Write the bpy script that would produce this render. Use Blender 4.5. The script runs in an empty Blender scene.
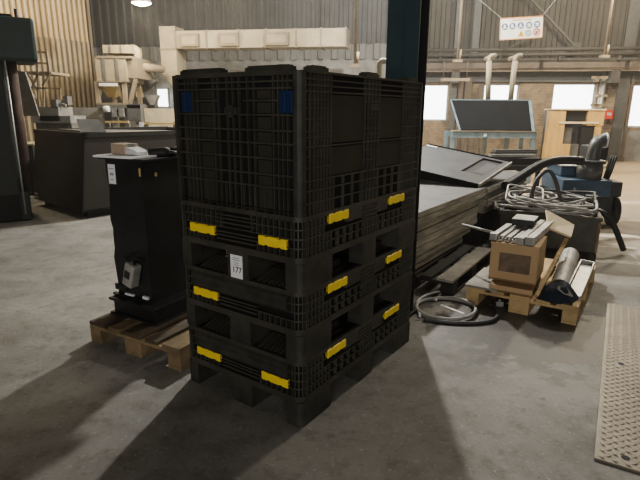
import bpy, bmesh, math, random
from mathutils import Vector, Matrix, Quaternion
random.seed(7)
R = math.radians
scene = bpy.context.scene
col = bpy.data.collections.new('scene'); scene.collection.children.link(col)

# ------------------------------------------------------------------ camera
FPX, PITCH, ROLL, CH = 507.0, R(14.47), R(0.42), 1.49
cp, sp = math.cos(PITCH), math.sin(PITCH)
Fv = Vector((0, cp, -sp)); R0 = Vector((1, 0, 0)); U0 = Vector((0, sp, cp))
Rv = R0*math.cos(ROLL)+U0*math.sin(ROLL); Uv = -R0*math.sin(ROLL)+U0*math.cos(ROLL)
CAM = Vector((0, 0, CH))
cd = bpy.data.cameras.new('camera'); cam = bpy.data.objects.new('camera', cd); col.objects.link(cam)
cd.sensor_width = 36; cd.lens = 36*FPX/640; cd.clip_start = .05; cd.clip_end = 200
m3 = Matrix((Rv, Uv, -Fv)).transposed(); cam.matrix_world = Matrix.Translation(CAM) @ m3.to_4x4()
scene.camera = cam
def ray(x, y): return Fv + Rv*((x-320)/FPX) - Uv*((y-240)/FPX)
def at(x, y, Y):                       # survey: point of the photograph at world depth Y
    d = ray(x, y); return CAM + d*(Y/d.y)
def ground(x, y, z=0):
    d = ray(x, y); return CAM + d*((z-CH)/d.z)
def onplane(x, y, P, n):
    d = ray(x, y); return CAM + d*((P-CAM).dot(n)/d.dot(n))

# ------------------------------------------------------------------ materials
MATS = {}
def mat(name, c, rough=.6, metal=0., var=.25, scale=8., bump=0., emit=None, c2=None, stretch=(1,1,1), spec=.5):
    m = bpy.data.materials.new(name); m.use_nodes = True
    nt = m.node_tree; b = nt.nodes['Principled BSDF']
    b.inputs['Roughness'].default_value = rough; b.inputs['Metallic'].default_value = metal
    b.inputs['Specular IOR Level'].default_value = spec
    if emit:
        b.inputs['Emission Color'].default_value = (*c, 1); b.inputs['Emission Strength'].default_value = emit
    tc = nt.nodes.new('ShaderNodeTexCoord'); mp = nt.nodes.new('ShaderNodeMapping'); mp.inputs['Scale'].default_value = stretch
    n = nt.nodes.new('ShaderNodeTexNoise'); n.inputs['Scale'].default_value = scale; n.inputs['Detail'].default_value = 6; n.inputs['Roughness'].default_value = .65
    rp = nt.nodes.new('ShaderNodeValToRGB')
    lo = tuple(v*(1-var) for v in c) if c2 is None else c2
    hi = tuple(min(1, v*(1+var)) for v in c) if c2 is None else c
    rp.color_ramp.elements[0].position = .32; rp.color_ramp.elements[1].position = .68
    rp.color_ramp.elements[0].color = (*lo, 1); rp.color_ramp.elements[1].color = (*hi, 1)
    L = nt.links
    L.new(tc.outputs['Object'], mp.inputs['Vector']); L.new(mp.outputs['Vector'], n.inputs['Vector'])
    L.new(n.outputs['Fac'], rp.inputs['Fac']); L.new(rp.outputs['Color'], b.inputs['Base Color'])
    if bump:
        bp = nt.nodes.new('ShaderNodeBump'); bp.inputs['Strength'].default_value = bump; bp.inputs['Distance'].default_value = .01
        L.new(n.outputs['Fac'], bp.inputs['Height']); L.new(bp.outputs['Normal'], b.inputs['Normal'])
    MATS[name] = m; return m
M = MATS
mat('black_plastic', (.062, .059, .048), .5, var=.3, scale=5)
mat('black_plastic_worn', (.050, .048, .040), .55, var=.4, scale=9, bump=.1)
mat('black_plastic_shade', (.006, .006, .005), .8)  # shade of the gaps behind the ribs put into the colour
mat('panel_plastic', (.040, .038, .028), .6, var=.2, scale=3)
mat('yellow_plastic', (.95, .70, .09), .45, var=.1)
mat('blue_plastic', (.012, .032, .105), .4, var=.15)
mat('white_paper', (.88, .88, .90), .7, var=.04)
mat('ink', (.03, .03, .04), .8)
mat('grey_ink', (.4, .4, .45), .8)
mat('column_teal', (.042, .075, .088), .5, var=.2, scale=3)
mat('column_teal_shade', (.012, .013, .014), .6)  # shaded web side of the teal column, painted as a darker copy
mat('black_steel', (.022, .023, .025), .42, var=.35, scale=4)
mat('black_rubber', (.018, .018, .018), .6)
mat('pallet_wood', (.24, .175, .10), .8, var=.4, scale=6, stretch=(1, 1, 1), bump=.2)
mat('pallet_wood_dark', (.085, .064, .042), .8, var=.45, scale=6, bump=.2)
mat('pallet_wood_pale', (.50, .36, .19), .8, var=.25, scale=6, bump=.2)
mat('pallet_wood_black', (.022, .020, .017), .85, var=.4, scale=6, bump=.2)
mat('grey_board', (.28, .265, .235), .8, var=.25, scale=5)
mat('cardboard', (.52, .36, .21), .8, var=.07, scale=4)
mat('carton_pale', (.50, .39, .30), .8, var=.06, scale=4)
mat('cardboard_stain', (.20, .145, .10), .85, var=.3, scale=14)
mat('cardboard_dark', (.26, .17, .09), .85, var=.15)
mat('plywood', (.56, .37, .14), .7, var=.2, scale=5, stretch=(1, 1, .3))
mat('plywood_pale', (.66, .56, .38), .75, var=.15, scale=6)
mat('zinc', (.42, .42, .40), .45, metal=.5, var=.2, scale=10)
mat('rail_grey', (.40, .39, .36), .55, metal=.2, var=.3, scale=10)
mat('steel_sheet', (.075, .079, .085), .55, metal=.3, var=.25, scale=3)
mat('panel_edge', (.34, .32, .265), .7, var=.45, scale=9, stretch=(.3, 1, 2))
mat('panel_grey', (.11, .112, .112), .6, metal=.1, var=.3, scale=4)
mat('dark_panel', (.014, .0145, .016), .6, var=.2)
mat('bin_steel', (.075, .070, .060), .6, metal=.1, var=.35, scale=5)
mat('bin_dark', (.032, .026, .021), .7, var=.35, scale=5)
mat('hose_grey', (.34, .33, .31), .5, var=.25, scale=9)
mat('hose_black', (.022, .023, .024), .45, var=.2)
mat('hose_dark', (.07, .07, .07), .5, var=.3)
mat('machine_blue', (.045, .085, .135), .5, var=.25, scale=5)
mat('machine_dark', (.035, .037, .038), .55, var=.3)
mat('elbow_grey', (.13, .135, .13), .45, metal=.4, var=.3)
mat('navy_cloth', (.012, .017, .035), .85, var=.3, bump=.3)
mat('white_metal', (.70, .70, .70), .5, var=.08)
mat('cream_metal', (.31, .265, .185), .6, var=.14, scale=3)
mat('cream_metal_dark', (.22, .185, .13), .7, var=.15, scale=3)
mat('tan_steel', (.26, .21, .145), .7, var=.25, scale=4)
mat('beam_brown', (.13, .105, .08), .75, var=.3, scale=3)
mat('dark_rail', (.075, .07, .06), .7, var=.2)
mat('post_wood', (.13, .105, .08), .85, var=.35, scale=5, stretch=(3, 3, .4))
mat('grey_paint', (.09, .09, .086), .6, var=.2)
mat('trough_frame', (.20, .27, .30), .6, var=.25, scale=6)
mat('trough_dark', (.014, .015, .017), .8, var=.2, scale=3, spec=.1)
mat('skip_steel', (.016, .0155, .014), .55, metal=.1, var=.25, scale=2.5)
mat('skip_side', (.026, .023, .019), .6, var=.25, scale=2.5)
mat('green_machine', (.022, .040, .038), .5, var=.25, scale=3)
mat('dark_machine', (.010, .014, .013), .6, var=.3)
mat('rust', (.07, .045, .035), .8, var=.4)
mat('haze_grey', (.22, .215, .20), .8, var=.3, scale=3)
mat('mid_grey', (.13, .125, .115), .8, var=.35, scale=3)
mat('yellow_rail', (.60, .46, .20), .6, var=.12)
mat('red_box', (.55, .05, .03), .5, var=.1)
mat('sign_white', (.95, .93, .84), .5, var=.05)
mat('sign_orange', (.80, .38, .10), .5, var=.1)
mat('sign_blue', (.13, .17, .27), .5, var=.1)
mat('sign_yellow', (.80, .50, .04), .5, var=.1)
mat('sign_red', (.72, .12, .05), .5, var=.1)
mat('lamp_metal', (.5, .5, .5), .5, metal=.5)
mat('lamp_glow', (1., .93, .72), emit=22.)
mat('window_glow', (.93, .97, 1.), emit=4.2)
mat('window_frame', (.36, .36, .34), .7)
mat('checker', (.20, .178, .14), .5, metal=.25, var=.25, scale=5)

def nodes(name):
    m = bpy.data.materials.new(name); m.use_nodes = True; MATS[name] = m
    return m, m.node_tree, m.node_tree.nodes['Principled BSDF']
def nd(nt, t, **kw):
    n = nt.nodes.new(t)
    for k, v in kw.items(): setattr(n, k, v)
    return n
def math_(nt, op, a, b=None, c=None):
    n = nd(nt, 'ShaderNodeMath', operation=op)
    for i, v in enumerate((a, b, c)):
        if v is None: continue
        if isinstance(v, (int, float)): n.inputs[i].default_value = v
        else: nt.links.new(v, n.inputs[i])
    return n.outputs[0]
def mixc(nt, fac, a, b):
    n = nd(nt, 'ShaderNodeMix', data_type='RGBA')
    if isinstance(fac, (int, float)): n.inputs[0].default_value = fac
    else: nt.links.new(fac, n.inputs[0])
    for i, v in ((6, a), (7, b)):
        if isinstance(v, tuple): n.inputs[i].default_value = (*v, 1)
        else: nt.links.new(v, n.inputs[i])
    return n.outputs[2]
def noise(nt, vec, scale, detail=5, rough=.6, lo=.4, hi=.6):
    n = nd(nt, 'ShaderNodeTexNoise'); n.inputs['Scale'].default_value = scale; n.inputs['Detail'].default_value = detail; n.inputs['Roughness'].default_value = rough
    nt.links.new(vec, n.inputs['Vector'])
    r = nd(nt, 'ShaderNodeMapRange'); r.inputs[1].default_value = lo; r.inputs[2].default_value = hi
    nt.links.new(n.outputs['Fac'], r.inputs[0]); return r.outputs[0], n.outputs['Fac']

def floor_mat():
    m, nt, b = nodes('concrete_floor')
    tc = nd(nt, 'ShaderNodeTexCoord'); v = tc.outputs['Object']
    sx = nd(nt, 'ShaderNodeSeparateXYZ'); nt.links.new(v, sx.inputs[0]); X, Y = sx.outputs[0], sx.outputs[1]
    a, af = noise(nt, v, .9, 6, .6, .35, .65)
    c = mixc(nt, a, (.165, .155, .137), (.335, .325, .30))
    big, _ = noise(nt, v, 2.6, 7, .68, .42, .62)
    c = mixc(nt, math_(nt, 'MULTIPLY', big, .4), c, (.37, .365, .345))
    s, _ = noise(nt, v, 7.5, 8, .75, .50, .66)
    c = mixc(nt, math_(nt, 'MULTIPLY', s, .5), c, (.115, .105, .085))
    f, ff = noise(nt, v, 38, 3, .6, .62, .66)
    c = mixc(nt, math_(nt, 'MULTIPLY', f, .35), c, (.48, .47, .44))
    gv = nd(nt, 'ShaderNodeVectorMath', operation='ADD'); nt.links.new(v, gv.inputs[0]); gv.inputs[1].default_value = (7, 3, 1)
    g, _ = noise(nt, gv.outputs[0], 30, 3, .6, .60, .68)
    c = mixc(nt, math_(nt, 'MULTIPLY', g, .3), c, (.09, .085, .07))
    # tyre-worn brown band in front of the crates
    # damp dark patch around the goods on the right
    wv = nd(nt, 'ShaderNodeVectorMath', operation='DISTANCE'); nt.links.new(v, wv.inputs[0]); wv.inputs[1].default_value = (1.45, 3.42, 0)
    wn, wf = noise(nt, v, 3.5, 4, .6, 0, 1)
    wd = math_(nt, 'ADD', wv.outputs['Value'], math_(nt, 'MULTIPLY', math_(nt, 'SUBTRACT', wf, .5), 1.6))
    wr = nd(nt, 'ShaderNodeMapRange'); wr.inputs[1].default_value = .74; wr.inputs[2].default_value = .66
    nt.links.new(wd, wr.inputs[0])
    c = mixc(nt, math_(nt, 'MULTIPLY', wr.outputs[0], .85), c, (.05, .045, .036))
    # a crack line running across the lit slab
    cl = math_(nt, 'ADD', math_(nt, 'MULTIPLY', X, .36), Y)
    cn, cf = noise(nt, v, 2.2, 5, .6, 0, 1)
    cl = math_(nt, 'ADD', cl, math_(nt, 'MULTIPLY', math_(nt, 'SUBTRACT', cf, .5), .45))
    ck = math_(nt, 'LESS_THAN', math_(nt, 'ABSOLUTE', math_(nt, 'SUBTRACT', cl, 3.62)), .006)
    ck = math_(nt, 'MULTIPLY', ck, math_(nt, 'GREATER_THAN', X, .7)); ck = math_(nt, 'MULTIPLY', ck, math_(nt, 'LESS_THAN', X, 2.3))
    c = mixc(nt, math_(nt, 'MULTIPLY', ck, .8), c, (.04, .035, .03))
    # worn pale paint marks in the aisle
    an, anf = noise(nt, v, 4, 5, .7, .38, .55)
    for (x0, x1, yy, w) in ((2.7, 4.4, 4.95, .06), (3.2, 6, 6.1, .10), (3.6, 7, 7.1, .09), (4.2, 8, 8.6, .16), (2.9, 5, 5.55, .03)):
        k = math_(nt, 'LESS_THAN', math_(nt, 'ABSOLUTE', math_(nt, 'SUBTRACT', math_(nt, 'ADD', Y, math_(nt, 'MULTIPLY', X, .22)), yy+.22*x0+.1)), w)
        k = math_(nt, 'MULTIPLY', k, math_(nt, 'MULTIPLY', math_(nt, 'GREATER_THAN', X, x0), math_(nt, 'LESS_THAN', X, x1)))
        c = mixc(nt, math_(nt, 'MULTIPLY', math_(nt, 'MULTIPLY', k, an), .9), c, (.78, .75, .67))
    # tan floor of the far right bay, warm lamplight put into its colour
    far = nd(nt, 'ShaderNodeMapRange'); far.inputs[1].default_value = 3.5; far.inputs[2].default_value = 10.5
    nt.links.new(Y, far.inputs[0])
    rx = nd(nt, 'ShaderNodeMapRange'); rx.inputs[1].default_value = 1.8; rx.inputs[2].default_value = 3.2
    nt.links.new(X, rx.inputs[0])
    c = mixc(nt, math_(nt, 'MULTIPLY', math_(nt, 'MULTIPLY', far.outputs[0], rx.outputs[0]), .85), c, (.47, .345, .20))
    nt.links.new(c, b.inputs['Base Color'])
    ro = math_(nt, 'MULTIPLY_ADD', wr.outputs[0], -.25, .78); nt.links.new(ro, b.inputs['Roughness'])
    bp = nd(nt, 'ShaderNodeBump'); bp.inputs['Strength'].default_value = .25; bp.inputs['Distance'].default_value = .01
    nt.links.new(ff, bp.inputs['Height']); nt.links.new(bp.outputs['Normal'], b.inputs['Normal'])
    return m
floor_mat()

def brick_mat():
    m, nt, b = nodes('old_brick')
    tc = nd(nt, 'ShaderNodeTexCoord'); v = tc.outputs['Object']
    mp = nd(nt, 'ShaderNodeMapping'); mp.inputs['Rotation'].default_value = (R(90), 0, 0); nt.links.new(v, mp.inputs[0])
    br = nd(nt, 'ShaderNodeTexBrick'); br.inputs['Scale'].default_value = 3.2; br.inputs['Mortar Size'].default_value = .015
    br.inputs['Color1'].default_value = (.25, .18, .11, 1); br.inputs['Color2'].default_value = (.14, .10, .062, 1); br.inputs['Mortar'].default_value = (.29, .25, .19, 1)
    nt.links.new(mp.outputs[0], br.inputs['Vector'])
    a, _ = noise(nt, v, 1.3, 6, .65, .35, .65)
    c = mixc(nt, math_(nt, 'MULTIPLY', a, .6), br.outputs['Color'], (.32, .25, .165))
    s, _ = noise(nt, v, 3.2, 6, .7, .48, .60)
    c = mixc(nt, math_(nt, 'MULTIPLY', s, .6), c, (.12, .10, .08))
    nt.links.new(c, b.inputs['Base Color']); b.inputs['Roughness'].default_value = .9
brick_mat()

# ------------------------------------------------------------------ mesh builder
class MB:
    def __init__(s): s.v = []; s.f = []; s.sm = []
    def add(s, vs, fs, smooth=False):
        o = len(s.v); s.v += [tuple(p) for p in vs]
        for f in fs: s.f.append(tuple(i+o for i in f)); s.sm.append(smooth)
    def box(s, x0, x1, y0, y1, z0, z1, T=None):
        vs = [Vector((x, y, z)) for z in (z0, z1) for y in (y0, y1) for x in (x0, x1)]
        if T is not None: vs = [T @ p for p in vs]
        s.add(vs, [(0, 2, 3, 1), (4, 5, 7, 6), (0, 1, 5, 4), (1, 3, 7, 5), (3, 2, 6, 7), (2, 0, 4, 6)]); return s
    def cbox(s, c, sx, sy, sz, rz=0, ry=0, rx=0):
        T = Matrix.Translation(c) @ Matrix.Rotation(rz, 4, 'Z') @ Matrix.Rotation(ry, 4, 'Y') @ Matrix.Rotation(rx, 4, 'X')
        return s.box(-sx/2, sx/2, -sy/2, sy/2, -sz/2, sz/2, T)
    def bevbox(s, x0, x1, y0, y1, z0, z1, r=.01, T=None):
        # box with chamfered edges on every side
        xs, ys, zs = (x0, x0+r, x1-r, x1), (y0, y0+r, y1-r, y1), (z0, z0+r, z1-r, z1)
        bm = bmesh.new(); bmesh.ops.create_cube(bm, size=1)
        for p in bm.verts: p.co = Vector((x0 if p.co.x < 0 else x1, y0 if p.co.y < 0 else y1, z0 if p.co.z < 0 else z1))
        bmesh.ops.bevel(bm, geom=bm.edges[:], offset=r, segments=2, profile=.5, affect='EDGES')
        bm.verts.index_update()
        vs = [T @ p.co if T is not None else p.co.copy() for p in bm.verts]
        s.add(vs, [[p.index for p in f.verts] for f in bm.faces]); bm.free(); return s
    def prism(s, poly, z0, z1, T=None, smooth=False):     # polygon in xy extruded in z
        n = len(poly)
        vs = [Vector((p[0], p[1], z)) for z in (z0, z1) for p in poly]
        if T is not None: vs = [T @ p for p in vs]
        s.add(vs, [tuple(range(n-1, -1, -1)), tuple(range(n, 2*n))])
        o = len(s.v)-2*n
        for i in range(n):
            j = (i+1) % n; s.f.append((o+i, o+j, o+n+j, o+n+i)); s.sm.append(smooth)
        return s
    def hexa(s, bot, top):                                # two quads
        s.add(list(bot)+list(top), [(3, 2, 1, 0), (4, 5, 6, 7), (0, 1, 5, 4), (1, 2, 6, 5), (2, 3, 7, 6), (3, 0, 4, 7)]); return s
    def tube(s, pts, r, n=10, cap=True, closed=False):
        pts = [Vector(p) for p in pts]; N = len(pts); rad = r if isinstance(r, (list, tuple)) else [r]*N
        t = [(pts[min(i+1, N-1)]-pts[max(i-1, 0)]).normalized() for i in range(N)]
        up = Vector((0, 0, 1)) if abs(t[0].z) < .9 else Vector((1, 0, 0))
        a = t[0].cross(up).normalized(); vs = []
        for i in range(N):
            a = (a - t[i]*a.dot(t[i])).normalized(); b = t[i].cross(a)
            for k in range(n):
                w = 2*math.pi*k/n; vs.append(pts[i]+(a*math.cos(w)+b*math.sin(w))*rad[i])
        fs = [(i*n+k, i*n+(k+1) % n, (i+1)*n+(k+1) % n, (i+1)*n+k) for i in range(N-1) for k in range(n)]
        s.add(vs, fs, True)
        if cap: o = len(s.v)-N*n; s.f += [tuple(o+k for k in range(n-1, -1, -1)), tuple(o+(N-1)*n+k for k in range(n))]; s.sm += [False, False]
        return s
    def cyl(s, p, q, r, r2=None, n=16):
        p, q = Vector(p), Vector(q); return s.tube([p, q], [r, r if r2 is None else r2], n)
    def bar(s, p, q, w, h=None):                          # square bar between points
        p, q = Vector(p), Vector(q); h = h or w; d = q-p
        T = Matrix.Translation(p) @ d.to_track_quat('X', 'Z').to_matrix().to_4x4()
        return s.box(0, d.length, -w/2, w/2, -h/2, h/2, T)
    def plate(s, quad, t, n=None):                        # quad thickened by t against its normal
        q = [Vector(p) for p in quad]; n = n or (q[1]-q[0]).cross(q[3]-q[0]).normalized()
        return s.hexa([p-n*t for p in q], q)
    def build(s, name, m, parent=None, bevel=0):
        me = bpy.data.meshes.new(name); me.from_pydata(s.v, [], s.f); me.update()
        bm = bmesh.new(); bm.from_mesh(me); bmesh.ops.recalc_face_normals(bm, faces=bm.faces[:]); bm.to_mesh(me); bm.free()
        me.polygons.foreach_set('use_smooth', s.sm)
        me.materials.append(M[m] if isinstance(m, str) else m)
        o = bpy.data.objects.new(name, me); col.objects.link(o)
        if parent: o.parent = parent
        if bevel:
            bv = o.modifiers.new('bevel', 'BEVEL'); bv.width = bevel; bv.segments = 2; bv.limit_method = 'ANGLE'
        return o
def tag(o, label=None, cat=None, group=None, kind=None):
    if label: o['label'] = label
    if cat: o['category'] = cat
    if group: o['group'] = group
    if kind: o['kind'] = kind
    return o
def thing(name, label, cat, loc=(0, 0, 0), rz=0, group=None):
    o = bpy.data.objects.new(name, None); col.objects.link(o); o.empty_display_size = .1
    o.location = loc; o.rotation_euler = (0, 0, rz); return tag(o, label, cat, group)
def struct(mb, name, m): return tag(mb.build(name, m), kind='structure')
def dup(o, parent=None):
    c = o.copy(); col.objects.link(c)
    if parent: c.parent = parent
    for ch in list(o.children): dup(ch, c)
    return c
def spline(pts, n=8):
    pts = [Vector(p) for p in pts]; out = []
    P = [pts[0]*2-pts[1]]+pts+[pts[-1]*2-pts[-2]]
    for i in range(1, len(P)-2):
        for k in range(n):
            t = k/n; a, b, c, d = P[i-1], P[i], P[i+1], P[i+2]
            out.append(.5*((2*b)+(c-a)*t+(2*a-5*b+4*c-d)*t*t+(3*b-a-3*c+d)*t**3))
    out.append(pts[-1]); return out
def text(body, size, m, parent, T, name='lettering'):
    cu = bpy.data.curves.new(name, 'FONT'); cu.body = body; cu.size = size; cu.align_x = 'CENTER'; cu.align_y = 'CENTER'; cu.extrude = .0004
    o = bpy.data.objects.new(name, cu); col.objects.link(o); bpy.context.view_layer.update()
    me = bpy.data.meshes.new_from_object(o.evaluated_get(bpy.context.evaluated_depsgraph_get()))
    bpy.data.objects.remove(o); me.materials.clear(); me.materials.append(M[m])
    t = bpy.data.objects.new(name, me); col.objects.link(t); t.parent = parent; t.matrix_local = T; return t

# ------------------------------------------------------------------ room shell
WR = R(-10)                                            # back wall leans a little towards the right
WP = Vector((9.28, 15.85, 0)); WD = Vector((math.cos(WR), math.sin(WR), 0)); WN = Vector((math.sin(WR), -math.cos(WR), 0))
def W(x, y, off=0):                                    # point on the back wall, off metres in front of it
    return onplane(x, y, WP+WN*off, WN)
WT = Matrix.Translation(WP) @ Matrix.Rotation(WR, 4, 'Z')   # wall space: x along wall, -y out, z up
def wl(x, y, off=0):
    p = WT.inverted() @ W(x, y, off); return p.x, p.z
struct(MB().box(-22, 22, -6, 24, -.2, 0), 'floor', 'concrete_floor')
struct(MB().box(-22, 22, 3, 24, 7.0, 7.2), 'ceiling', 'haze_grey')

# windows of the back wall (wall space x0,x1,z0,z1)
wins = []
for (px0, py0, px1, py1) in ((421, 84, 447, 121), (484, 83.5, 516, 124), (554, 83, 592, 124), (631.5, 84, 668, 128), (160, 88, 174, 108)):
    a = wl(px0, py0); b = wl(px1, py1); wins.append((a[0], b[0], b[1], a[1]))
ZB = wl(520, 72)[1]                                    # top of the brickwork
xs = sorted(wins, key=lambda w: w[0])
wall = MB(); prev = -21.
for (x0, x1, z0, z1) in xs:
    if x0 < -9:      # the small far window on the left sits in the sheet wall
        continue
    wall.box(prev, x0, 0, .4, 0, ZB); wall.box(x0, x1, 0, .4, 0, z0); wall.box(x0, x1, 0, .4, z1, ZB); prev = x1
wall.box(prev, 6, 0, .4, 0, ZB)
o = struct(wall, 'wall_back', 'old_brick'); o.matrix_world = WT
for i, (x0, x1, z0, z1) in enumerate(wins):
    w = thing('window_%d' % (i+1), None, None); w['kind'] = 'structure'; w.matrix_world = WT
    e = .05; y0 = .14 if x0 > -9 else -.30
    fr = MB().box(x0, x0+e, y0-.03, y0+.05, z0, z1).box(x1-e, x1, y0-.03, y0+.05, z0, z1).box(x0, x1, y0-.03, y0+.05, z0, z0+e).box(x0, x1, y0-.03, y0+.05, z1-e, z1)
    fr.build('window_frame', 'window_frame', w)
    MB().box(x0+e, x1-e, y0, y0+.01, z0+e, z1-e).build('pane', 'window_glow', w)
# corrugated sheet cladding above the brick, and over the whole left part
def corrugated(x0, x1, z0, z1, y, pitch=.22, d=.05):
    mb = MB(); x = x0; prof = []
    while x < x1:
        prof += [(x, y), (x+pitch*.45, y), (x+pitch*.55, y-d), (x+pitch*.9, y-d)]; x += pitch
    vs = [(px, py, z) for z in (z0, z1) for px, py in prof]; n = len(prof)
    mb.add(vs, [(i, i+1, n+i+1, n+i) for i in range(n-1)]); return mb
mat('upper_sheet', (.062, .057, .047), .75, var=.2, scale=1.5)
mat('left_sheet', (.07, .072, .072), .75, var=.2, scale=1.2)
mat('left_sheet_low', (.17, .168, .155), .75, var=.15, scale=1.2)
xl = wl(395, 60)[0]
o = struct(corrugated(xl, 6, ZB, 7, .02, .30), 'wall_back_upper', 'upper_sheet'); o.matrix_world = WT
zL = wl(300, 45)[1]
o = struct(corrugated(-21, xl, zL, 7, -.05, .3), 'wall_back_left_upper', 'left_sheet'); o.matrix_world = WT
zD = wl(300, 60)[1]
o = struct(corrugated(-21, xl, zD, zL, -.05, .45, .08), 'wall_back_left_middle', 'left_sheet_low'); o.matrix_world = WT
o = struct(MB().box(-21, xl, -.06, .0, 0, zD), 'wall_back_left_lower', 'haze_grey'); o.matrix_world = WT
# soffit strip over windows
o = struct(MB().box(xl, 6, -.10, -.002, wl(520, 82)[1], ZB+.02), 'trim_1', 'grey_paint'); o.matrix_world = WT
struct(MB().box(12.2, 12.4, 3, 20, 0, 7), 'wall_right', 'upper_sheet')
# dark dado on the right of the back wall
o = struct(MB().box(wl(613, 150)[0], 6, -.06, -.002, 0, wl(640, 131)[1]), 'trim_2', 'haze_grey'); o.matrix_world = WT

# the cream corrugated partition on the left
PE = at(95, 100, 16.4); PE.z = 0; PD = Vector((-math.sin(R(36)), -math.cos(R(36)), 0))   # runs towards the camera
prt = thing('wall_left', None, None, PE, math.atan2(PD.y, PD.x)); prt['kind'] = 'structure'
mat('cream_sheet', (.56, .45, .29), .7, var=.12, scale=1.3)
mat('cream_sheet_low', (.40, .33, .23), .7, var=.18, scale=1.3)
def pz(px, py):
    n = Vector((PD.y, -PD.x, 0)); return onplane(px, py, PE, n).z
zs = pz(60, 39.5)
def partition(z0, z1, m, name, off):
    mb = MB(); prof = []; x = 0.; p = .155
    while x < 12:
        prof += [(x, off), (x+p*.5, off), (x+p*.58, off+.11), (x+p*.92, off+.11)]; x += p
    n = len(prof)
    mb.add([(a, b, z) for z in (z0, z1) for a, b in prof], [(i, i+1, n+i+1, n+i) for i in range(n-1)])
    return mb.build(name, m, prt)
partition(zs, 6.9, 'cream_sheet', 'upper_sheet', 0)
partition(0, zs, 'cream_sheet_low', 'lower_sheet', .03)
MB().box(-.05, .03, -.1, .12, 0, 6.9).build('corner_trim', 'cream_metal_dark', prt)

# ------------------------------------------------------------------ crates
NC = Vector((-.082, 2.129, 0)); YAW = R(55.1)
UD = Vector((math.cos(YAW), math.sin(YAW), 0)); VD = Vector((-math.sin(YAW), math.cos(YAW), 0))
CD, CW = 1.215, .805
CC = NC + UD*CD/2 + VD*CW/2
hx, hy = CD/2, CW/2
FA = Matrix(((0, 0, 1, -hx), (1, 0, 0, -hy), (0, 1, 0, 0), (0, 0, 0, 1)))      # (a, z, depth inwards) -> local ; end face towards the camera left
FB = Matrix(((1, 0, 0, -hx), (0, 0, 1, -hy), (0, 1, 0, 0), (0, 0, 0, 1)))      # side face towards the camera right
TURN = Matrix.Rotation(math.pi, 4, 'Z')
def rrect(off, r, seg=5):
    x, y = hx-off, hy-off; out = []
    for cx, cy, a0 in ((x-r, y-r, 0), (-x+r, y-r, 90), (-x+r, -y+r, 180), (x-r, -y+r, 270)):
        for k in range(seg+1):
            a = R(a0+90*k/seg); out.append((cx+r*math.cos(a), cy+r*math.sin(a)))
    return out
def ring(mb, z0, z1, off, t, r=.05):
    o = rrect(off, r); i = rrect(off+t, max(.008, r-t)); n = len(o)
    vs = [(p[0], p[1], z) for z in (z0, z1) for p in o]+[(p[0], p[1], z) for z in (z0, z1) for p in i]
    fs = []
    for k in range(n):
        j = (k+1) % n
        fs += [(k, j, n+j, n+k), (2*n+j, 2*n+k, 3*n+k, 3*n+j), (n+k, n+j, 3*n+j, 3*n+k), (j, k, 2*n+k, 2*n+j)]
    mb.add(vs, fs)
def perimeter_rib(mb, a, face, z0, z1, t=.006, d=.02, base=0.):
    mb.box(a-t/2, a+t/2, z0, z1, base, base+d, face)
def corner_ribs(mb, z0, z1, r=.05, d=.018):
    x, y = hx-r, hy-r
    for cx, cy, a0 in ((x, y, 0), (-x, y, 90), (-x, -y, 180), (x, -y, 270)):
        for k in (8, 30, 52, 74):
            a = R(a0+k+4); T = Matrix.Translation((cx, cy, 0)) @ Matrix.Rotation(a, 4, 'Z')
            mb.box(r-d, r, -.003, .003, z0, z1, T)
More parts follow.
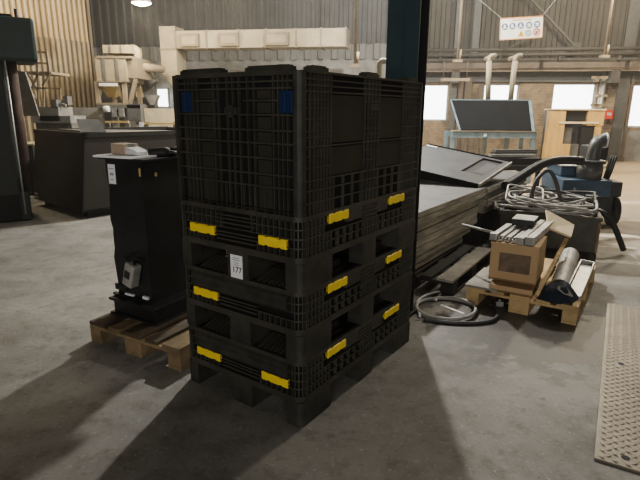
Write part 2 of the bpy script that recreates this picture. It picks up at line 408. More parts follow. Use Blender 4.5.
def crate(name, label, z, kind, tabs_a):
    t = thing(name, label, 'crate', CC+Vector((0, 0, z)), YAW, 'black plastic folding crates in the stack')
    # --- base tray: skirt, ribs all round
    mb = MB()
    core = rrect(.022, .035); MB().prism(core, .135, .325).build('tray_core', 'black_plastic_shade', t)
    for z0, z1, off in ((.128, .160, 0), (.198, .205, .001), (.240, .247, .001), (.283, .290, .001), (.322, .345, 0)):
        ring(mb, z0, z1, off, .024)
    for F in (FA, TURN @ FA):
        a = .055
        while a < CW-.05:
            if .32 < a < .46: pass
            else: perimeter_rib(mb, a, F, .245, .335, .007)
            if not (.27 < a < .53): perimeter_rib(mb, a, F, .155, .205, .006)
            a += .0335
        for zz in (.178, .215, .262, .30): mb.box(.27, .52, zz, zz+.008, 0, .02, F)
    for F in (FB, TURN @ FB):
        a = .055
        while a < CD-.05:
            perimeter_rib(mb, a, F, .155, .245, .006)
            if a < .21 or .54 < a < .68 or a > 1.01: perimeter_rib(mb, a, F, .245, .335, .006)
            a += .031 if not (.24 < a < .50 or .70 < a < 1.0) else .062
        for zz in (.262, .305): mb.box(.545, .675, zz, zz+.007, 0, .02, F)
        for q0, q1 in ((.385, .53), (.69, .80)): mb.box(q0, q1, .262, .33, .003, .03, F)
    corner_ribs(mb, .155, .335)
    mb.build('tray', 'black_plastic', t)
    # --- nine feet
    ft = None
    for i, (x0, x1) in enumerate(((0, .25), (.545, .68), (.955, CD))):
        for j, (y0, y1) in enumerate(((0, .09), (.315, .455), (CW-.09, CW))):
            r = .035; poly = []
            for (cx, cy, a0, hit) in ((x1, y1, 0, i == 2 and j == 2), (x0, y1, 90, i == 0 and j == 2), (x0, y0, 180, i == 0 and j == 0), (x1, y0, 270, i == 2 and j == 0)):
                if hit:
                    sx = 1 if cx == x1 else -1; sy = 1 if cy == y1 else -1
                    for k in range(6):
                        a = R(a0+18*k); poly.append((cx-sx*r+r*math.cos(a), cy-sy*r+r*math.sin(a)))
                else: poly.append((cx, cy))
            cxm, cym = (x0+x1)/2, (y0+y1)/2
            f = MB(); n = len(poly); top = []; bot = []
            for p in poly:
                top.append((p[0]-hx, p[1]-hy, .13)); bot.append((cxm+(p[0]-cxm)*.995-hx, cym+(p[1]-cym)*.99-hy, 0.0005))
            f.add(bot+top, [tuple(range(n-1, -1, -1)), tuple(range(n, 2*n))]+[(k, (k+1) % n, n+(k+1) % n, n+k) for k in range(n)])
            fo = f.build('foot', 'black_plastic_worn', t)
    MB().box(-hx+.24, hx-.24, -.014, .014, .006, .13).build('underside_light_block', 'black_plastic', t); MB().box(-hx+.24, hx-.24, .17, .185, .006, .13).build('underside_light_block', 'black_plastic', t); MB().box(hx-.26, hx-.235, -hy+.05, hy-.05, .006, .13).build('underside_light_block', 'black_plastic', t)  # ribs added to block light leaking through the fork openings
    # --- yellow snap tabs
    def tabs(F, spots, z0, z1):
        for a0, a1 in spots:
            y = MB().box(a0, a1, z0+.004, z1, -.006, .014, F)
            y.box(a0, a0+.035, z0-.001, z1+.004, -.004, .014, F).box(a1-.035, a1, z0-.001, z1+.004, -.004, .014, F).box((a0+a1)/2-.03, (a0+a1)/2+.03, z0-.001, z1+.004, -.004, .014, F)
            y.build('snap_tab', 'yellow_plastic', t, .003)['label'] = 'yellow snap tab'
    tabs(FA, tabs_a, .192, .234); tabs(TURN @ FA, ((.08, .245), (.535, .71)), .192, .234)
    tabs(FB, ((.215, .383), (.82, 1.0)), .283, .325); tabs(TURN @ FB, ((.215, .383), (.82, 1.0)), .283, .325)
    if kind == 'folded':
        # folded-down walls lying in the tray, rounded hinge edge over the end rim
        for F in (FA, TURN @ FA):
            prof = [(-.012, .243), (-.016, .262), (-.014, .276), (-.006, .283), (-.012, .289), (-.014, .306), (-.006, .320), (.012, .327), (.10, .3445), (.46, .3445), (.46, .30), (.03, .243)]
            n = len(prof); p = MB()
            vs = [F @ Vector((a, zz, d)) for a in (.075, .71) for d, zz in prof]
            p.add(vs, [tuple(range(n)), tuple(range(2*n-1, n-1, -1))]); p.add(vs, [(k, (k+1) % n, n+(k+1) % n, n+k) for k in range(n)], True)
            fw = p.build('folded_wall', 'black_plastic_worn', t)
            for h0, h1 in ((.10, .305), (.468, .695)):
                hp_ = [(.002, .30), (.012, .326), (.045, .345), (.13, .372), (.22, .380), (.47, .380), (.47, .30)]; n = len(hp_); p = MB()
                vs = [F @ Vector((a, zz, d)) for a in (h0, h1) for d, zz in hp_]
                p.add(vs, [tuple(range(n)), tuple(range(2*n-1, n-1, -1))]+[(k, (k+1) % n, n+(k+1) % n, n+k) for k in range(n)]); ho = p.build('folded_panel', 'black_plastic_worn', t)
                g = MB()
                for k in range(int((h1-h0)/.032)):
                    a = h0+.008+k*.032
                    for (d0, q0), (d1, q1) in ((hp_[1], hp_[2]), (hp_[2], hp_[3]), (hp_[3], hp_[4])):
                        g.hexa([F @ Vector(q) for q in ((a, q0-.002, d0), (a+.016, q0-.002, d0), (a+.016, q1-.002, d1-.012), (a, q1-.002, d1-.012))], [F @ Vector(q) for q in ((a, q0+.008, d0), (a+.016, q0+.008, d0), (a+.016, q1+.006, d1-.012), (a, q1+.006, d1-.012))])
                g.build('ribbing', 'black_plastic', ho)
            g = MB()
            for k in range(21):
                a = .085+k*.030; g.hexa([F @ Vector(q) for q in ((a, .326, .014), (a+.014, .326, .014), (a+.014, .3435, .10), (a, .3435, .10))], [F @ Vector(q) for q in ((a, .333, .014), (a+.014, .333, .014), (a+.014, .3448, .10), (a, .3448, .10))])
            g.build('ribbing', 'black_plastic', fw)
    else:
        z0, z1 = .345, .955
        # corner posts
        for sx, sy in ((-1, -1), (1, -1), (-1, 1), (1, 1)):
            poly = []
            w, r = .040, .028
            for k in range(6):
                a = R(180+18*k); poly.append((r+r*math.cos(a), r+r*math.sin(a)))
            poly += [(w, 0), (w, .03), (.03, .03), (.03, w), (0, w)]
            poly = [(sx*(hx-.002-p[0]), sy*(hy-.002-p[1])) for p in poly]
            MB().prism(poly, z0, z1-.004).build('corner_post', 'black_plastic_worn', t)
        # end walls
        for F in (FA, TURN @ FA):
            mb = MB()
            MB().box(.046, CW-.046, z0, z1-.004, .017, .040, F).build('wall_backing', 'black_plastic_shade', t)
            for zz in (.935, .908, .880, .770, .705, .650, .585, .515, .460, .355, .295+.06): mb.box(.046, CW-.046, zz, zz+.008, .002, .018, F)
            for q0, q1 in ((.12, .32), (.48, .63)): mb.box(q0, q1, .83, .838, .002, .018, F)
            mb.box(.046, CW-.046, z1-.012, z1, 0, .045, F)
            for a in (.075, .10, .125, .152, .262, .300, .350, .388, .424, .482, .512, .622, .650, .676, .702): mb.box(a-.003, a+.003, z0, z1-.01, .004, .018, F)
            for a in (.205, .27, .57, .715, .335, .45): mb.box(a-.0025, a+.0025, z0, .46 if .15 < a < .65 else .77, .004, .018, F)
            mb.build('end_wall', 'black_plastic', t)
            for q0, q1 in ((.155, .258), (.515, .618)):
                pl = MB()
                for b0, b1 in ((.36, .51), (.523, .58), (.593, .645), (.658, .70), (.713, .765), (.78, .826), (.842, .878)): pl.box(q0+.012, q1-.012, b0, b1, .011, .018, F)
                pl.build('recess_plate', 'panel_plastic', t)
            for a0, a1 in ((.06, .305), (.455, .725)): MB().box(a0, a1, z1, z1+.016, .004, .05, F).box(a0+.012, a1-.012, z1+.016, z1+.022, .008, .046, F).build('stacking_lug', 'black_plastic_worn', t)
            for a0 in (.045, .655):
                lt = MB().box(a0, a0+.068, .782, .874, .000, .02, F); lt.box(a0+.034, a0+.042, .785, .870, -.006, .0, F).box(a0+.008, a0+.06, .860, .870, -.004, .0, F)
                lt.build('wall_latch', 'blue_plastic', t, .002)['label'] = 'blue wall latch'
            lk = MB().box(.355, .43, .772, .806, -.006, .02, F).box(.375, .41, .76, .815, -.010, 0, F); lk.build('lock_catch', 'black_plastic_worn', t)
        for F in (FB, TURN @ FB):
            mb = MB()
            MB().box(.046, CD-.046, z0, z1-.004, .017, .040, F).build('wall_backing', 'black_plastic_shade', t)
            for zz in (.945, .918, .893, .868): mb.box(.046, CD-.046, zz, zz+.007, .002, .018, F)
            mb.box(.046, CD-.046, z1-.010, z1, 0, .045, F)
            mb.box(.046, CD-.046, .640, .646, -.002, .018, F)
            for zz in (.494, .450, .395): mb.box(.046, CD-.046, zz, zz+.007, .002, .018, F)
            for zz in (.835, .80, .755, .705, .68, .60, .55): mb.box(.046, .232, zz, zz+.006, .004, .018, F).box(.955, CD-.046, zz, zz+.006, .004, .018, F).box(.533, .676, zz, zz+.006, .004, .018, F)
            for a in (.075, .105, .13, .155, .18, .205, .232, .533, .57, .605, .64, .676, .955, .985, 1.015, 1.045, 1.075, 1.105, 1.13): mb.box(a-.003, a+.003, z0, z1-.01, .003, .018, F)
            a = .26
            while a < .95:
                if not .53 < a < .68: mb.box(a-.003, a+.003, z0, .50, .003, .018, F)
                a += .085
            mb.build('side_wall', 'black_plastic', t)
            for q0, q1 in ((.240, .526), (.683, .948)):
                MB().box(q0, q1, .652, .862, .010, .018, F).build('recess_plate', 'panel_plastic', t)
                MB().box(q0, q1, .505, .634, .010, .018, F).build('recess_plate', 'panel_plastic', t)
            for a0, a1 in ((.085, .205), (.535, .655), (1.0, 1.12)): MB().box(a0, a1, z1, z1+.016, .004, .05, F).box(a0+.012, a1-.012, z1+.016, z1+.022, .008, .046, F).build('stacking_lug', 'black_plastic_worn', t)
            MB().box(.57, .645, .795, .825, -.004, .02, F).build('lock_catch', 'black_plastic_worn', t)
    return t
crate('folding_crate', 'collapsed black plastic crate standing on the floor, lowest of the stack', 0, 'folded', ((.08, .245), (.535, .71)))
crate('folding_crate', 'collapsed black plastic crate in the middle of the stack, between the other two', .345, 'folded', ((.535, .71),))
top = crate('folding_crate', 'set-up black plastic crate with tall ribbed walls and blue latches, on top of the stack', .69, 'open', ((.08, .245), (.535, .71)))
tg = MB().box(.352, .43, -.002, .115, -.004, -.001, FA).build('number_tag', 'white_paper', top); tg['label'] = 'white paper tag with a number'
TF = Matrix.Translation((-hx-.0048, -hy+.391, 0)) @ Matrix.Rotation(R(-90), 4, 'Z') @ Matrix.Rotation(R(90), 4, 'X')
text('177', .042, 'ink', tg, TF @ Matrix.Translation((.004, .040, 0)))
b_ = MB()
for zz, w in ((.098, .042), (.088, .05), (.074, .03), (.064, .03)): b_.box(.391-w/2, .391+w/2, zz, zz+.0035, -.0046, -.0042, FA)
b_.build('print_lines', 'grey_ink', tg)

# ------------------------------------------------------------------ steel column behind the crates
ct = thing('steel_column', 'dark teal steel H-section column rising behind the black crate stack', 'column', (.572, 3.60, 0), YAW)
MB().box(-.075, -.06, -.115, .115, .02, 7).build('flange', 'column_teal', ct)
MB().box(.06, .075, -.115, .115, .02, 7).build('flange', 'column_teal_shade', ct)
MB().box(-.06, .06, -.012, .012, .02, 7).build('web', 'column_teal_shade', ct)
MB().box(-.11, .11, -.14, .14, 0, .02).build('base_plate', 'column_teal_shade', ct)
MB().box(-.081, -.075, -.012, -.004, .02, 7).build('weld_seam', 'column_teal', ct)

# ------------------------------------------------------------------ pallets
def pallet(name, label, corner, e1, mats, group=None):
    """corner = front left; e1 = direction along the 0.8 m front"""
    rz = math.atan2(e1.y, e1.x)
    e2 = Vector((-e1.y, e1.x, 0)); c = corner + e1*.4 + e2*.6
    t = thing(name, label, 'pallet', c, rz, group)
    rnd = random.Random(hash(label) % 1000 if False else len(label))
    dk, bk = mats
    # deck boards run front to back (1.2 m)
    for i, (x, w) in enumerate(((-.3275, .145), (-.165, .1), (0, .145), (.165, .1), (.3275, .145))):
        MB().box(x-w/2, x+w/2, -.6, .6, .122, .144).build('deck_board', dk[i % len(dk)], t, .003)
    for y in (-.5275, 0, .5275):
        MB().box(-.4, .4, y-.0725, y+.0725, .100, .122).build('cross_board', bk, t, .003)
        for x, w in ((-.35, .1), (0, .145), (.35, .1)):
            MB().box(x-w/2, x+w/2, y-.0725, y+.0725, .022, .100).build('block', bk, t, .003)
    for x, w in ((-.35, .1), (0, .145), (.35, .1)):
        MB().box(x-w/2, x+w/2, -.6, .6, 0, .022).build('base_board', bk, t, .003)
    return t
E1 = Vector((.868, -.496, 0)); E2 = Vector((.496, .868, 0)); P1 = Vector((-1.50, 3.065, 0))
pallet('pallet', 'worn wooden pallet carrying the black steel chute, left of the crates', P1, E1, (('pallet_wood_dark', 'pallet_wood', 'pallet_wood_dark'), 'pallet_wood'), 'wooden pallets')
G1 = Vector((.838, -.546, 0)); G2 = Vector((.546, .838, 0)); P2 = Vector((1.165, 3.80, 0))
pallet('pallet', 'pale wooden pallet carrying the cardboard box, grey rails and scrap sheets', P2, G1, (('pallet_wood_pale',), 'pallet_wood_pale'), 'wooden pallets')
P3 = Vector((1.10, 3.90, 0)) - G1*.80
pallet('pallet', 'blackened dirty wooden pallet under the front end of the panel pile', P3 - G1*.02, G1, (('pallet_wood_black', 'mid_grey', 'pallet_wood_black', 'pallet_wood_black', 'grey_board'), 'pallet_wood_black'), 'wooden pallets')

# ------------------------------------------------------------------ black chute on the left pallet
HZ = .144
hb = Vector((-1.035, 2.985, HZ))                         # front corner of the plinth
ht = thing('steel_chute', 'tall black square steel chute with a flanged foot standing on the left pallet', 'machine part', hb, math.atan2(E1.y, E1.x))
# local x along E1 (front to the right = +x), body lies at -x, +y
MB().box(-.44, 0, 0, .62, 0, .012).box(-.42, -.02, .02, .60, .012, .10).build('plinth', 'black_steel', ht, .004)
MB().box(-.43, .0, -.01, .62, .10, .118).build('flange', 'black_steel', ht, .003)
bx0, bx1, by0, by1 = -.415, -.095, .06, .80
b = MB(); n = 14
pr_ = []
for k in range(n+1):
    z = .118+(1.035-.118)*k/n; w = .008*math.sin(k*1.3)+.004*math.sin(k*2.9)
    pr_.append([(bx0+w, by0, z), (bx1, by0, z), (bx1, by1, z), (bx0+w, by1, z)])
vs = [p for q in pr_ for p in q]; fs = [(3, 2, 1, 0), tuple(4*n+i for i in range(4))]
for k in range(n):
    for i in range(4): fs.append((4*k+i, 4*k+(i+1) % 4, 4*k+4+(i+1) % 4, 4*k+4+i))
b.add(vs, fs); b.build('body', 'black_steel', ht)
MB().box(-.428, -.02, .01, .90, 1.035, 1.050).build('top_plate', 'black_steel', ht, .003)
MB().box(bx0-.012, bx0+.10, by0-.012, by0, .16, .20).box(bx0-.03, bx1, by0-.02, by0, .118, .135).build('bracket', 'black_steel', ht)
mo = MB().bevbox(-.042, .042, -.035, .035, -.080, .080, .008, Matrix.Translation((-.215, .02, .305)) @ Matrix.Rotation(R(18), 4, 'Y'))
mo = mo.build('junction_box', 'rail_grey', ht); mo['label'] = 'pale grey box'
MB().box(-.028, .018, -.038, -.0355, -.02, .03, Matrix.Translation((-.215, .02, .305)) @ Matrix.Rotation(R(18), 4, 'Y')).build('cover_plate', 'machine_dark', mo)
MB().tube(spline([(-.21, .02, .375), (-.252, .0, .415), (-.24, .03, .43), (-.225, .062, .43)]), .009).tube(spline([(-.18, .02, .375), (-.16, 0, .42), (-.14, .03, .415), (-.13, .062, .40)]), .009).build('cable', 'black_rubber', ht)
MB().box(-.33, -.25, by0-.018, by0-.002, .138, .150).box(-.16, -.115, by0-.018, by0-.002, .14, .16).build('rag_scrap', 'white_paper', ht)
lb = MB().box(-.400, -.333, by0-.002, by0-.0005, .875, 1.0).build('paper_label', 'white_paper', ht); lb['label'] = 'white printed paper label'
MB().box(-.385, -.348, by0-.003, by0-.002, .93, .945).box(-.39, -.343, by0-.003, by0-.002, .97, .975).box(-.385, -.348, by0-.003, by0-.002, .90, .906).build('print_lines', 'grey_ink', lb)
MB().box(-.118, -.102, by0-.002, by0-.0005, .94, .99).build('yellow_mark', 'yellow_rail', ht); MB().box(bx1+.0005, bx1+.002, .16, .18, .93, .955).build('yellow_mark', 'yellow_rail', ht)
# things lying on the chute top
zt = hb.z+1.0502
HM = Matrix.Translation(hb) @ Matrix.Rotation(math.atan2(E1.y, E1.x), 4, 'Z')
def chute_top(x, y): return HM @ Vector((x, y, 1.0505))
o = MB().prism([(-.17, -.115), (.13, -.13), (.17, .06), (.03, .14), (-.14, .10)], 0, .012).build('paper_sheet', 'white_paper'); o.location = chute_top(-.25, .10); o.rotation_euler.z = R(-20)
tag(o, 'white paper sheet spread under the small carton on the black chute', 'paper')
o = thing('carton', 'small brown cardboard carton lying on top of the black steel chute', 'box', chute_top(-.30, .12)+Vector((0, 0, .013)), R(-38))
MB().bevbox(-.075, .075, -.05, .05, 0, .065, .003).build('carton_body', 'carton_pale', o)
MB().box(-.076, .076, -.022, .022, .0652, .066).box(.0752, .0762, -.022, .022, .0, .065).build('packing_tape', 'grey_board', o)
o = MB().bevbox(-.07, .07, -.045, .045, 0, .055, .010).build('clear_bag', 'white_metal'); o.location = chute_top(-.20, .11)+Vector((0, 0, .013)); o.rotation_euler.z = R(-30)
tag(o, 'crumpled translucent bag beside the small carton on the black chute', 'bag')
for v in o.data.vertices: v.co.z *= 1-.6*max(0, v.co.x)/.07; v.co += Vector((random.uniform(-.006, .006), random.uniform(-.006, .006), random.uniform(0, .006)))
def glove(label, x, y, rz):
    g = thing('work_glove', label, 'glove', chute_top(x, y), rz, 'black gloves on the chute')
    m_ = MB()
    m_.tube([(-.09, 0, .018), (-.05, 0, .022), (0, 0, .024), (.03, 0, .022), (.045, 0, .016)], [.030, .030, .036, .034, .012], 10)
    m_.build('palm', 'black_rubber', g)
    for k in range(4):
        f = MB().tube(spline([(.025, -.03+k*.02, .020), (.055, -.036+k*.024, .026), (.085+.006*(k in (1, 2)), -.038+k*.026, .014)], 4), .0105, 8); f.build('finger', 'black_rubber', g)
    MB().tube(spline([(-.01, .028, .02), (.02, .05, .022), (.04, .058, .014)], 4), .011, 8).build('thumb', 'black_rubber', g)
glove('black work glove nearest the white bag on top of the chute', -.09, .24, R(15))
glove('black work glove farther right on the chute, next to the crate', -.09, .40, R(60))
# ------------------------------------------------------------------ pile of panels
FQ = Vector((.923, 4.295, 0)); SU = UD; NV = -VD                       # face line of the pile, NV points to the right front
def slab(name, label, cat, s0, s1, z0, z1, off=0., w=1.15, m=('panel_edge', 'panel_grey'), group='flat panels in the pile', rot=0):
    t = thing(name, label, cat, FQ + SU*(s0+s1)/2 + NV*off + VD*w/2 + Vector((0, 0, z0)), YAW+rot, group)
    L = s1-s0
    MB().box(-L/2+.004, L/2-.004, -w/2+.004, w/2-.004, 0.002, z1-z0-.001).build('sheet', m[1], t)
    h = z1-z0
    e = MB().box(-L/2, L/2, -w/2-.004, -w/2+.016, 0, h*.42).box(-L/2, L/2, -w/2, -w/2+.016, h*.5, h-.002).box(-L/2, -L/2+.016, -w/2, w/2, 0, h-.002).box(L/2-.016, L/2, -w/2, w/2, 0, h-.002).box(-L/2, L/2, w/2-.016, w/2, 0, h-.002)
    e.build('edge_frame', m[0], t)
    return t
S0 = -.33
slab('metal_sheet', 'lowest dark flat panel of the front pile, resting on the blackened pallet', 'sheet pack', S0, 1.05, .146, .235, -.03)
slab('metal_sheet', 'second panel from the bottom of the front pile, pale dusty edge', 'sheet pack', S0, 1.18, .238, .308, 0)
slab('metal_sheet', 'third panel from the bottom of the front pile', 'sheet pack', S0+.02, 1.32, .311, .425, .02)
slab('metal_sheet', 'fourth panel from the bottom of the front pile, just under the thick top one', 'sheet pack', S0, 1.42, .428, .570, 0)
slab('metal_sheet', 'thick uppermost flat panel of the front pile, under the tilted plate', 'sheet pack', S0, 1.55, .573, .672, .02)
# rear pile on a dark stand
st = thing('support_trestle', 'dark steel trestle under the rear pile of panels, left of the grey bin', 'trestle', FQ+SU*2.4+VD*.6, YAW)
for x in (-.6, .6):
    for y in (-.5, .5): MB().box(x-.03, x+.03, y-.03, y+.03, 0, .30).build('leg', 'machine_dark', st)
MB().box(-.66, .66, -.55, -.47, .30, .36).box(-.66, .66, .47, .55, .30, .36).box(-.62, -.56, -.55, .55, .30, .36).box(.56, .62, -.55, .55, .30, .36).build('frame', 'machine_dark', st)
for i, (z0, z1, lab, off) in enumerate(((.361, .44, 'lowest panel of the rear pile, on the dark trestle', 0), (.443, .52, 'second panel up in the rear pile behind the front pile', .03), (.523, .60, 'third panel up in the rear pile, with a pale dusty edge', -.01), (.603, .64, 'topmost flat panel of the rear pile, under the slotted plate', .02))):
    slab('metal_sheet', lab, 'sheet pack', 1.62, 3.25+.12*i, z0, z1, off, 1.1)
MB().box(-.85, .66, -.60, -.57, .01, .33).build('shade_apron', 'dark_panel', st); MB().box(-.88, -.85, -.60, .55, .01, .33).build('shade_apron', 'dark_panel', st)  # dark sheets added to stand for the shade beneath the rear pile
# tilted slotted plate on top
A_ = at(478.5, 184, 5.5); B_ = at(511, 162, 6.5); C_ = at(428, 144.5, 7.1); D_ = A_+C_-B_
n_ = (B_-A_).cross(D_-A_).normalized()
if n_.z < 0: n_ = -n_
A_ += n_*.0; 
ea, eb = B_-A_, D_-A_
tp = thing('slotted_plate', 'tilted dark grey steel plate with a rectangular slot, lying on the panel pile', 'plate', (A_+B_+C_+D_)/4)
tp_off = -(A_+B_+C_+D_)/4
def pp(a, b, h=0): return A_+ea*a+eb*b+n_*h+tp_off
def plane_ab(x, y):
    q = onplane(x, y, A_, n_)-A_
    aa, ab, bb = ea.dot(ea), ea.dot(eb), eb.dot(eb); qa, qb = q.dot(ea), q.dot(eb); dt = aa*bb-ab*ab
    return (qa*bb-qb*ab)/dt, (qb*aa-qa*ab)/dt
cu = [plane_ab(*p) for p in ((471, 174), (487, 177), (509, 167.5), (494, 163))]
ca0, ca1 = (cu[0][0]+cu[1][0])/2, (cu[2][0]+cu[3][0])/2
cb0, cb1 = (cu[1][1]+cu[2][1])/2, (cu[0][1]+cu[3][1])/2
ca0, ca1, cb0, cb1 = .28, .93, .06, .29
th = .03
mb = MB()
for (a0, a1, b0, b1) in ((0, 1, cb1, 1), (0, 1, 0, cb0), (0, ca0, cb0, cb1), (ca1, 1, cb0, cb1)):
    mb.hexa([pp(a0, b0, -th), pp(a1, b0, -th), pp(a1, b1, -th), pp(a0, b1, -th)], [pp(a0, b0), pp(a1, b0), pp(a1, b1), pp(a0, b1)])
mb.build('plate', 'steel_sheet', tp)
mb = MB(); mb.hexa([pp(ca0, cb0, -th+.004), pp(ca1, cb0, -th+.004), pp(ca1, cb1, -th+.004), pp(ca0, cb1, -th+.004)], [pp(ca0, cb0, -th+.008), pp(ca1, cb0, -th+.008), pp(ca1, cb1, -th+.008), pp(ca0, cb1, -th+.008)])
mb.build('slot_floor', 'dark_panel', tp)
mb = MB(); cm = (cb0+cb1)/2
q0, q1, g0, g1 = ca0+.16*(ca1-ca0), ca1-.16*(ca1-ca0), cb0+.10*(cb1-cb0), cb0+.60*(cb1-cb0)
mb.hexa([pp(q0, g0, -th+.008), pp(q1, g0, -th+.008), pp(q1, g1, -th+.008), pp(q0, g1, -th+.008)], [pp(q0, g0, -.02), pp(q1, g0, -.02), pp(q1, g1, -.02), pp(q0, g1, -.02)])
mb.build('slot_insert', 'steel_sheet', tp)
mb = MB(); mb.hexa([pp(0, -.015, -th-.005), pp(1, -.015, -th-.005), pp(1, 0, -th-.005), pp(0, 0, -th-.005)], [pp(0, -.015, .004), pp(1, -.015, .004), pp(1, .0, .004), pp(0, .0, .004)])
mb.build('edge_strip', 'panel_edge', tp)
mb = MB(); mb.hexa([pp(-.012, 0, -th-.02), pp(0, 0, -th-.02), pp(0, 1, -th-.10), pp(-.012, 1, -th-.10)], [pp(-.012, 0, 0.002), pp(0, 0, 0.002), pp(0, 1, 0.002), pp(-.012, 1, 0.002)])
mb.hexa([pp(1, 0, -th-.03), pp(1.012, 0, -th-.03), pp(1.012, 1, -th-.03), pp(1, 1, -th-.03)], [pp(1, 0, 0.012), pp(1.012, 0, 0.012), pp(1.012, 1, 0.012), pp(1, 1, 0.012)])
mb.build('side_flange', 'trough_dark', tp)
# prop block under the raised side
pc = A_+ea*.5+eb*.93-n_*(th+.001)
pb = MB().box(-.10, .10, -.3, .3, 0, max(.1, pc.z-.695-.09)).build('timber_prop', 'pallet_wood_dark'); pb.location = (pc.x, pc.y, .691); pb.rotation_euler.z = YAW-R(90)
tag(pb, 'dark timber block propping up the left side of the tilted slotted plate', 'timber')
w0 = plane_ab(428, 145.5); w1 = plane_ab(436, 148)
q = MB(); q.hexa([tp.location-Vector(tp_off)*0+p-Vector((0, 0, 0)) for p in (pp(.93, .93, .001), pp(.97, .93, .001), pp(.97, .985, .001), pp(.93, .985, .001))], [tp.location+p for p in (pp(.93, .93, .006), pp(.97, .93, .006), pp(.97, .985, .006), pp(.93, .985, .006))])
q = MB(); cc_ = tp.location+pp(.955, .93, .004)
q.hexa([tp.location+pp(a, b, .001) for a, b in ((.92, .86), (.96, .86), (.96, .985), (.92, .985))], [tp.location+pp(a, b, .008) for a, b in ((.92, .86), (.96, .86), (.96, .985), (.92, .985))])
tag(q.build('paper_strip', 'white_paper'), 'short white strip on the far left corner of the tilted plate', 'paper')
# ------------------------------------------------------------------ goods on the right pallet
PM = Matrix.Translation(P2) @ Matrix.Rotation(math.atan2(G1.y, G1.x), 4, 'Z')       # local x: along front, y: backwards
prz = math.atan2(G1.y, G1.x)
def on2(x, y, z=.1445): return PM @ Vector((x, y, z))
o = MB().box(-.125, .125, -.27, .27, 0, .018).build('flat_board', 'grey_board', None, .003); o.location = on2(.115, .25); o.rotation_euler.z = prz
tag(o, 'grey weathered flat board on the left edge of the pale pallet', 'board')
o = MB().box(-.05, .02, -.5, .5, 0, .02).box(.03, .06, -.5, .3, 0, .02).build('flattened_carton', 'cardboard_dark'); o.location = on2(.15, .62+.25); o.rotation_euler.z = prz
tag(o, 'narrow brown board lying behind the cardboard box on the pale pallet', 'board')
# box: sits on a flattened carton tray
bz = thing('carton_tray', 'flattened brown cardboard tray under the large box on the pallet', 'box', on2(.325, .16), prz+R(2))
MB().bevbox(-.155, .150, -.15, .28, 0, .05, .004).build('tray_body', 'cardboard_dark', bz); MB().box(-.16, .155, -.157, -.151, .016, .052).build('flap', 'cardboard', bz)
bq = thing('cardboard_box', 'large brown cardboard box with a dark rectangular stain, on the pale pallet', 'box', on2(.300, .16, .196), prz+R(3))
MB().bevbox(-.175, .175, -.02, .42, 0, .298, .004).build('box_body', 'cardboard', bq)
MB().box(-.105, .125, -.022, -.0205, .075, .225).build('stain', 'cardboard_stain', bq)
MB().box(-.175, .175, -.026, -.0202, -.0, .012).build('flap_edge', 'cardboard_dark', bq); MB().box(-.178, .178, -.028, -.0202, .286, .302).build('flap_edge', 'cardboard', bq)
MB().box(.1755, .1775, -.02, .42, .0, .298).build('side_panel', 'pallet_wood_pale', bq)
# rails on the box
BM = Matrix.Translation(bq.location) @ Matrix.Rotation(prz+R(3), 4, 'Z')
rl = [(-.155, .26, .045, 'zinc', 'leftmost grey rail with a rounded end'), (-.095, .34, .032, 'rail_grey', 'second grey rail from the left'), (-.045, .30, .032, 'zinc', 'third grey rail from the left'), (.005, .34, .028, 'rail_grey', 'middle grey rail just left of the thick pair'), (.060, .40, .045, 'rail_grey', 'thick pale rail second from the right'), (.130, .44, .055, 'zinc', 'thick pale rail on the far right')]
for i, (x, y, w, m, lab) in enumerate(rl):
    t = thing('metal_rail', lab + ', lying on the cardboard box', 'rail', BM @ Vector((x, y, .3035)), prz+R(3)-R(4), 'grey rails on the cardboard box')
    L = (.48, .66, .60, .66, .84, .90)[i]
    p = MB()
    p.box(-w/2, w/2, -L/2, L/2, 0, .012).box(-w/2, -w/2+.008, -L/2, L/2, .012, w*.9).box(w/2-.008, w/2, -L/2, L/2, .012, w*.9).box(-w/2, w/2, -L/2+.04, L/2, w*.9, w*.9+.008)
    p.build('profile', m, t, .002)
    if i in (0, 4, 5): MB().bevbox(-w/2-.006, w/2+.006, -L/2-.012, -L/2+.05, .0, w+.012, .006).build('end_cap', m, t)
o = thing('control_box', 'small dark rectangular box sitting across the grey rails', 'box', BM @ Vector((-.02, .52, .360)), prz+R(2))
MB().bevbox(-.085, .085, -.11, .11, 0, .05, .005).build('case', 'machine_dark', o); MB().box(-.088, .088, -.113, .113, .05, .056).build('lid', 'rail_grey', o)
o = MB().cyl(BM @ Vector((-.18, .16, .33)), BM @ Vector((-.52, .42, .31)), .012).build('steel_rod', 'rail_grey')
tag(o, 'thin grey rod sticking out to the left from the rails on the box', 'rod')
# timber leaning against the box and plywood offcut
o = MB().bar(on2(.515, .03, .156), on2(.56, .93, .41), .030, .02).build('timber_lath', 'pallet_wood_pale'); tag(o, 'pale timber lath leaning up beside the cardboard box', 'timber')
o = MB().plate([at(545, 211, 4.5), at(573, 226, 4.5), at(570, 238, 4.22), at(548, 229, 4.22)], .018).build('plywood_offcut', 'plywood_pale'); tag(o, 'pale plywood offcut propped behind the rails, pointing right', 'board')
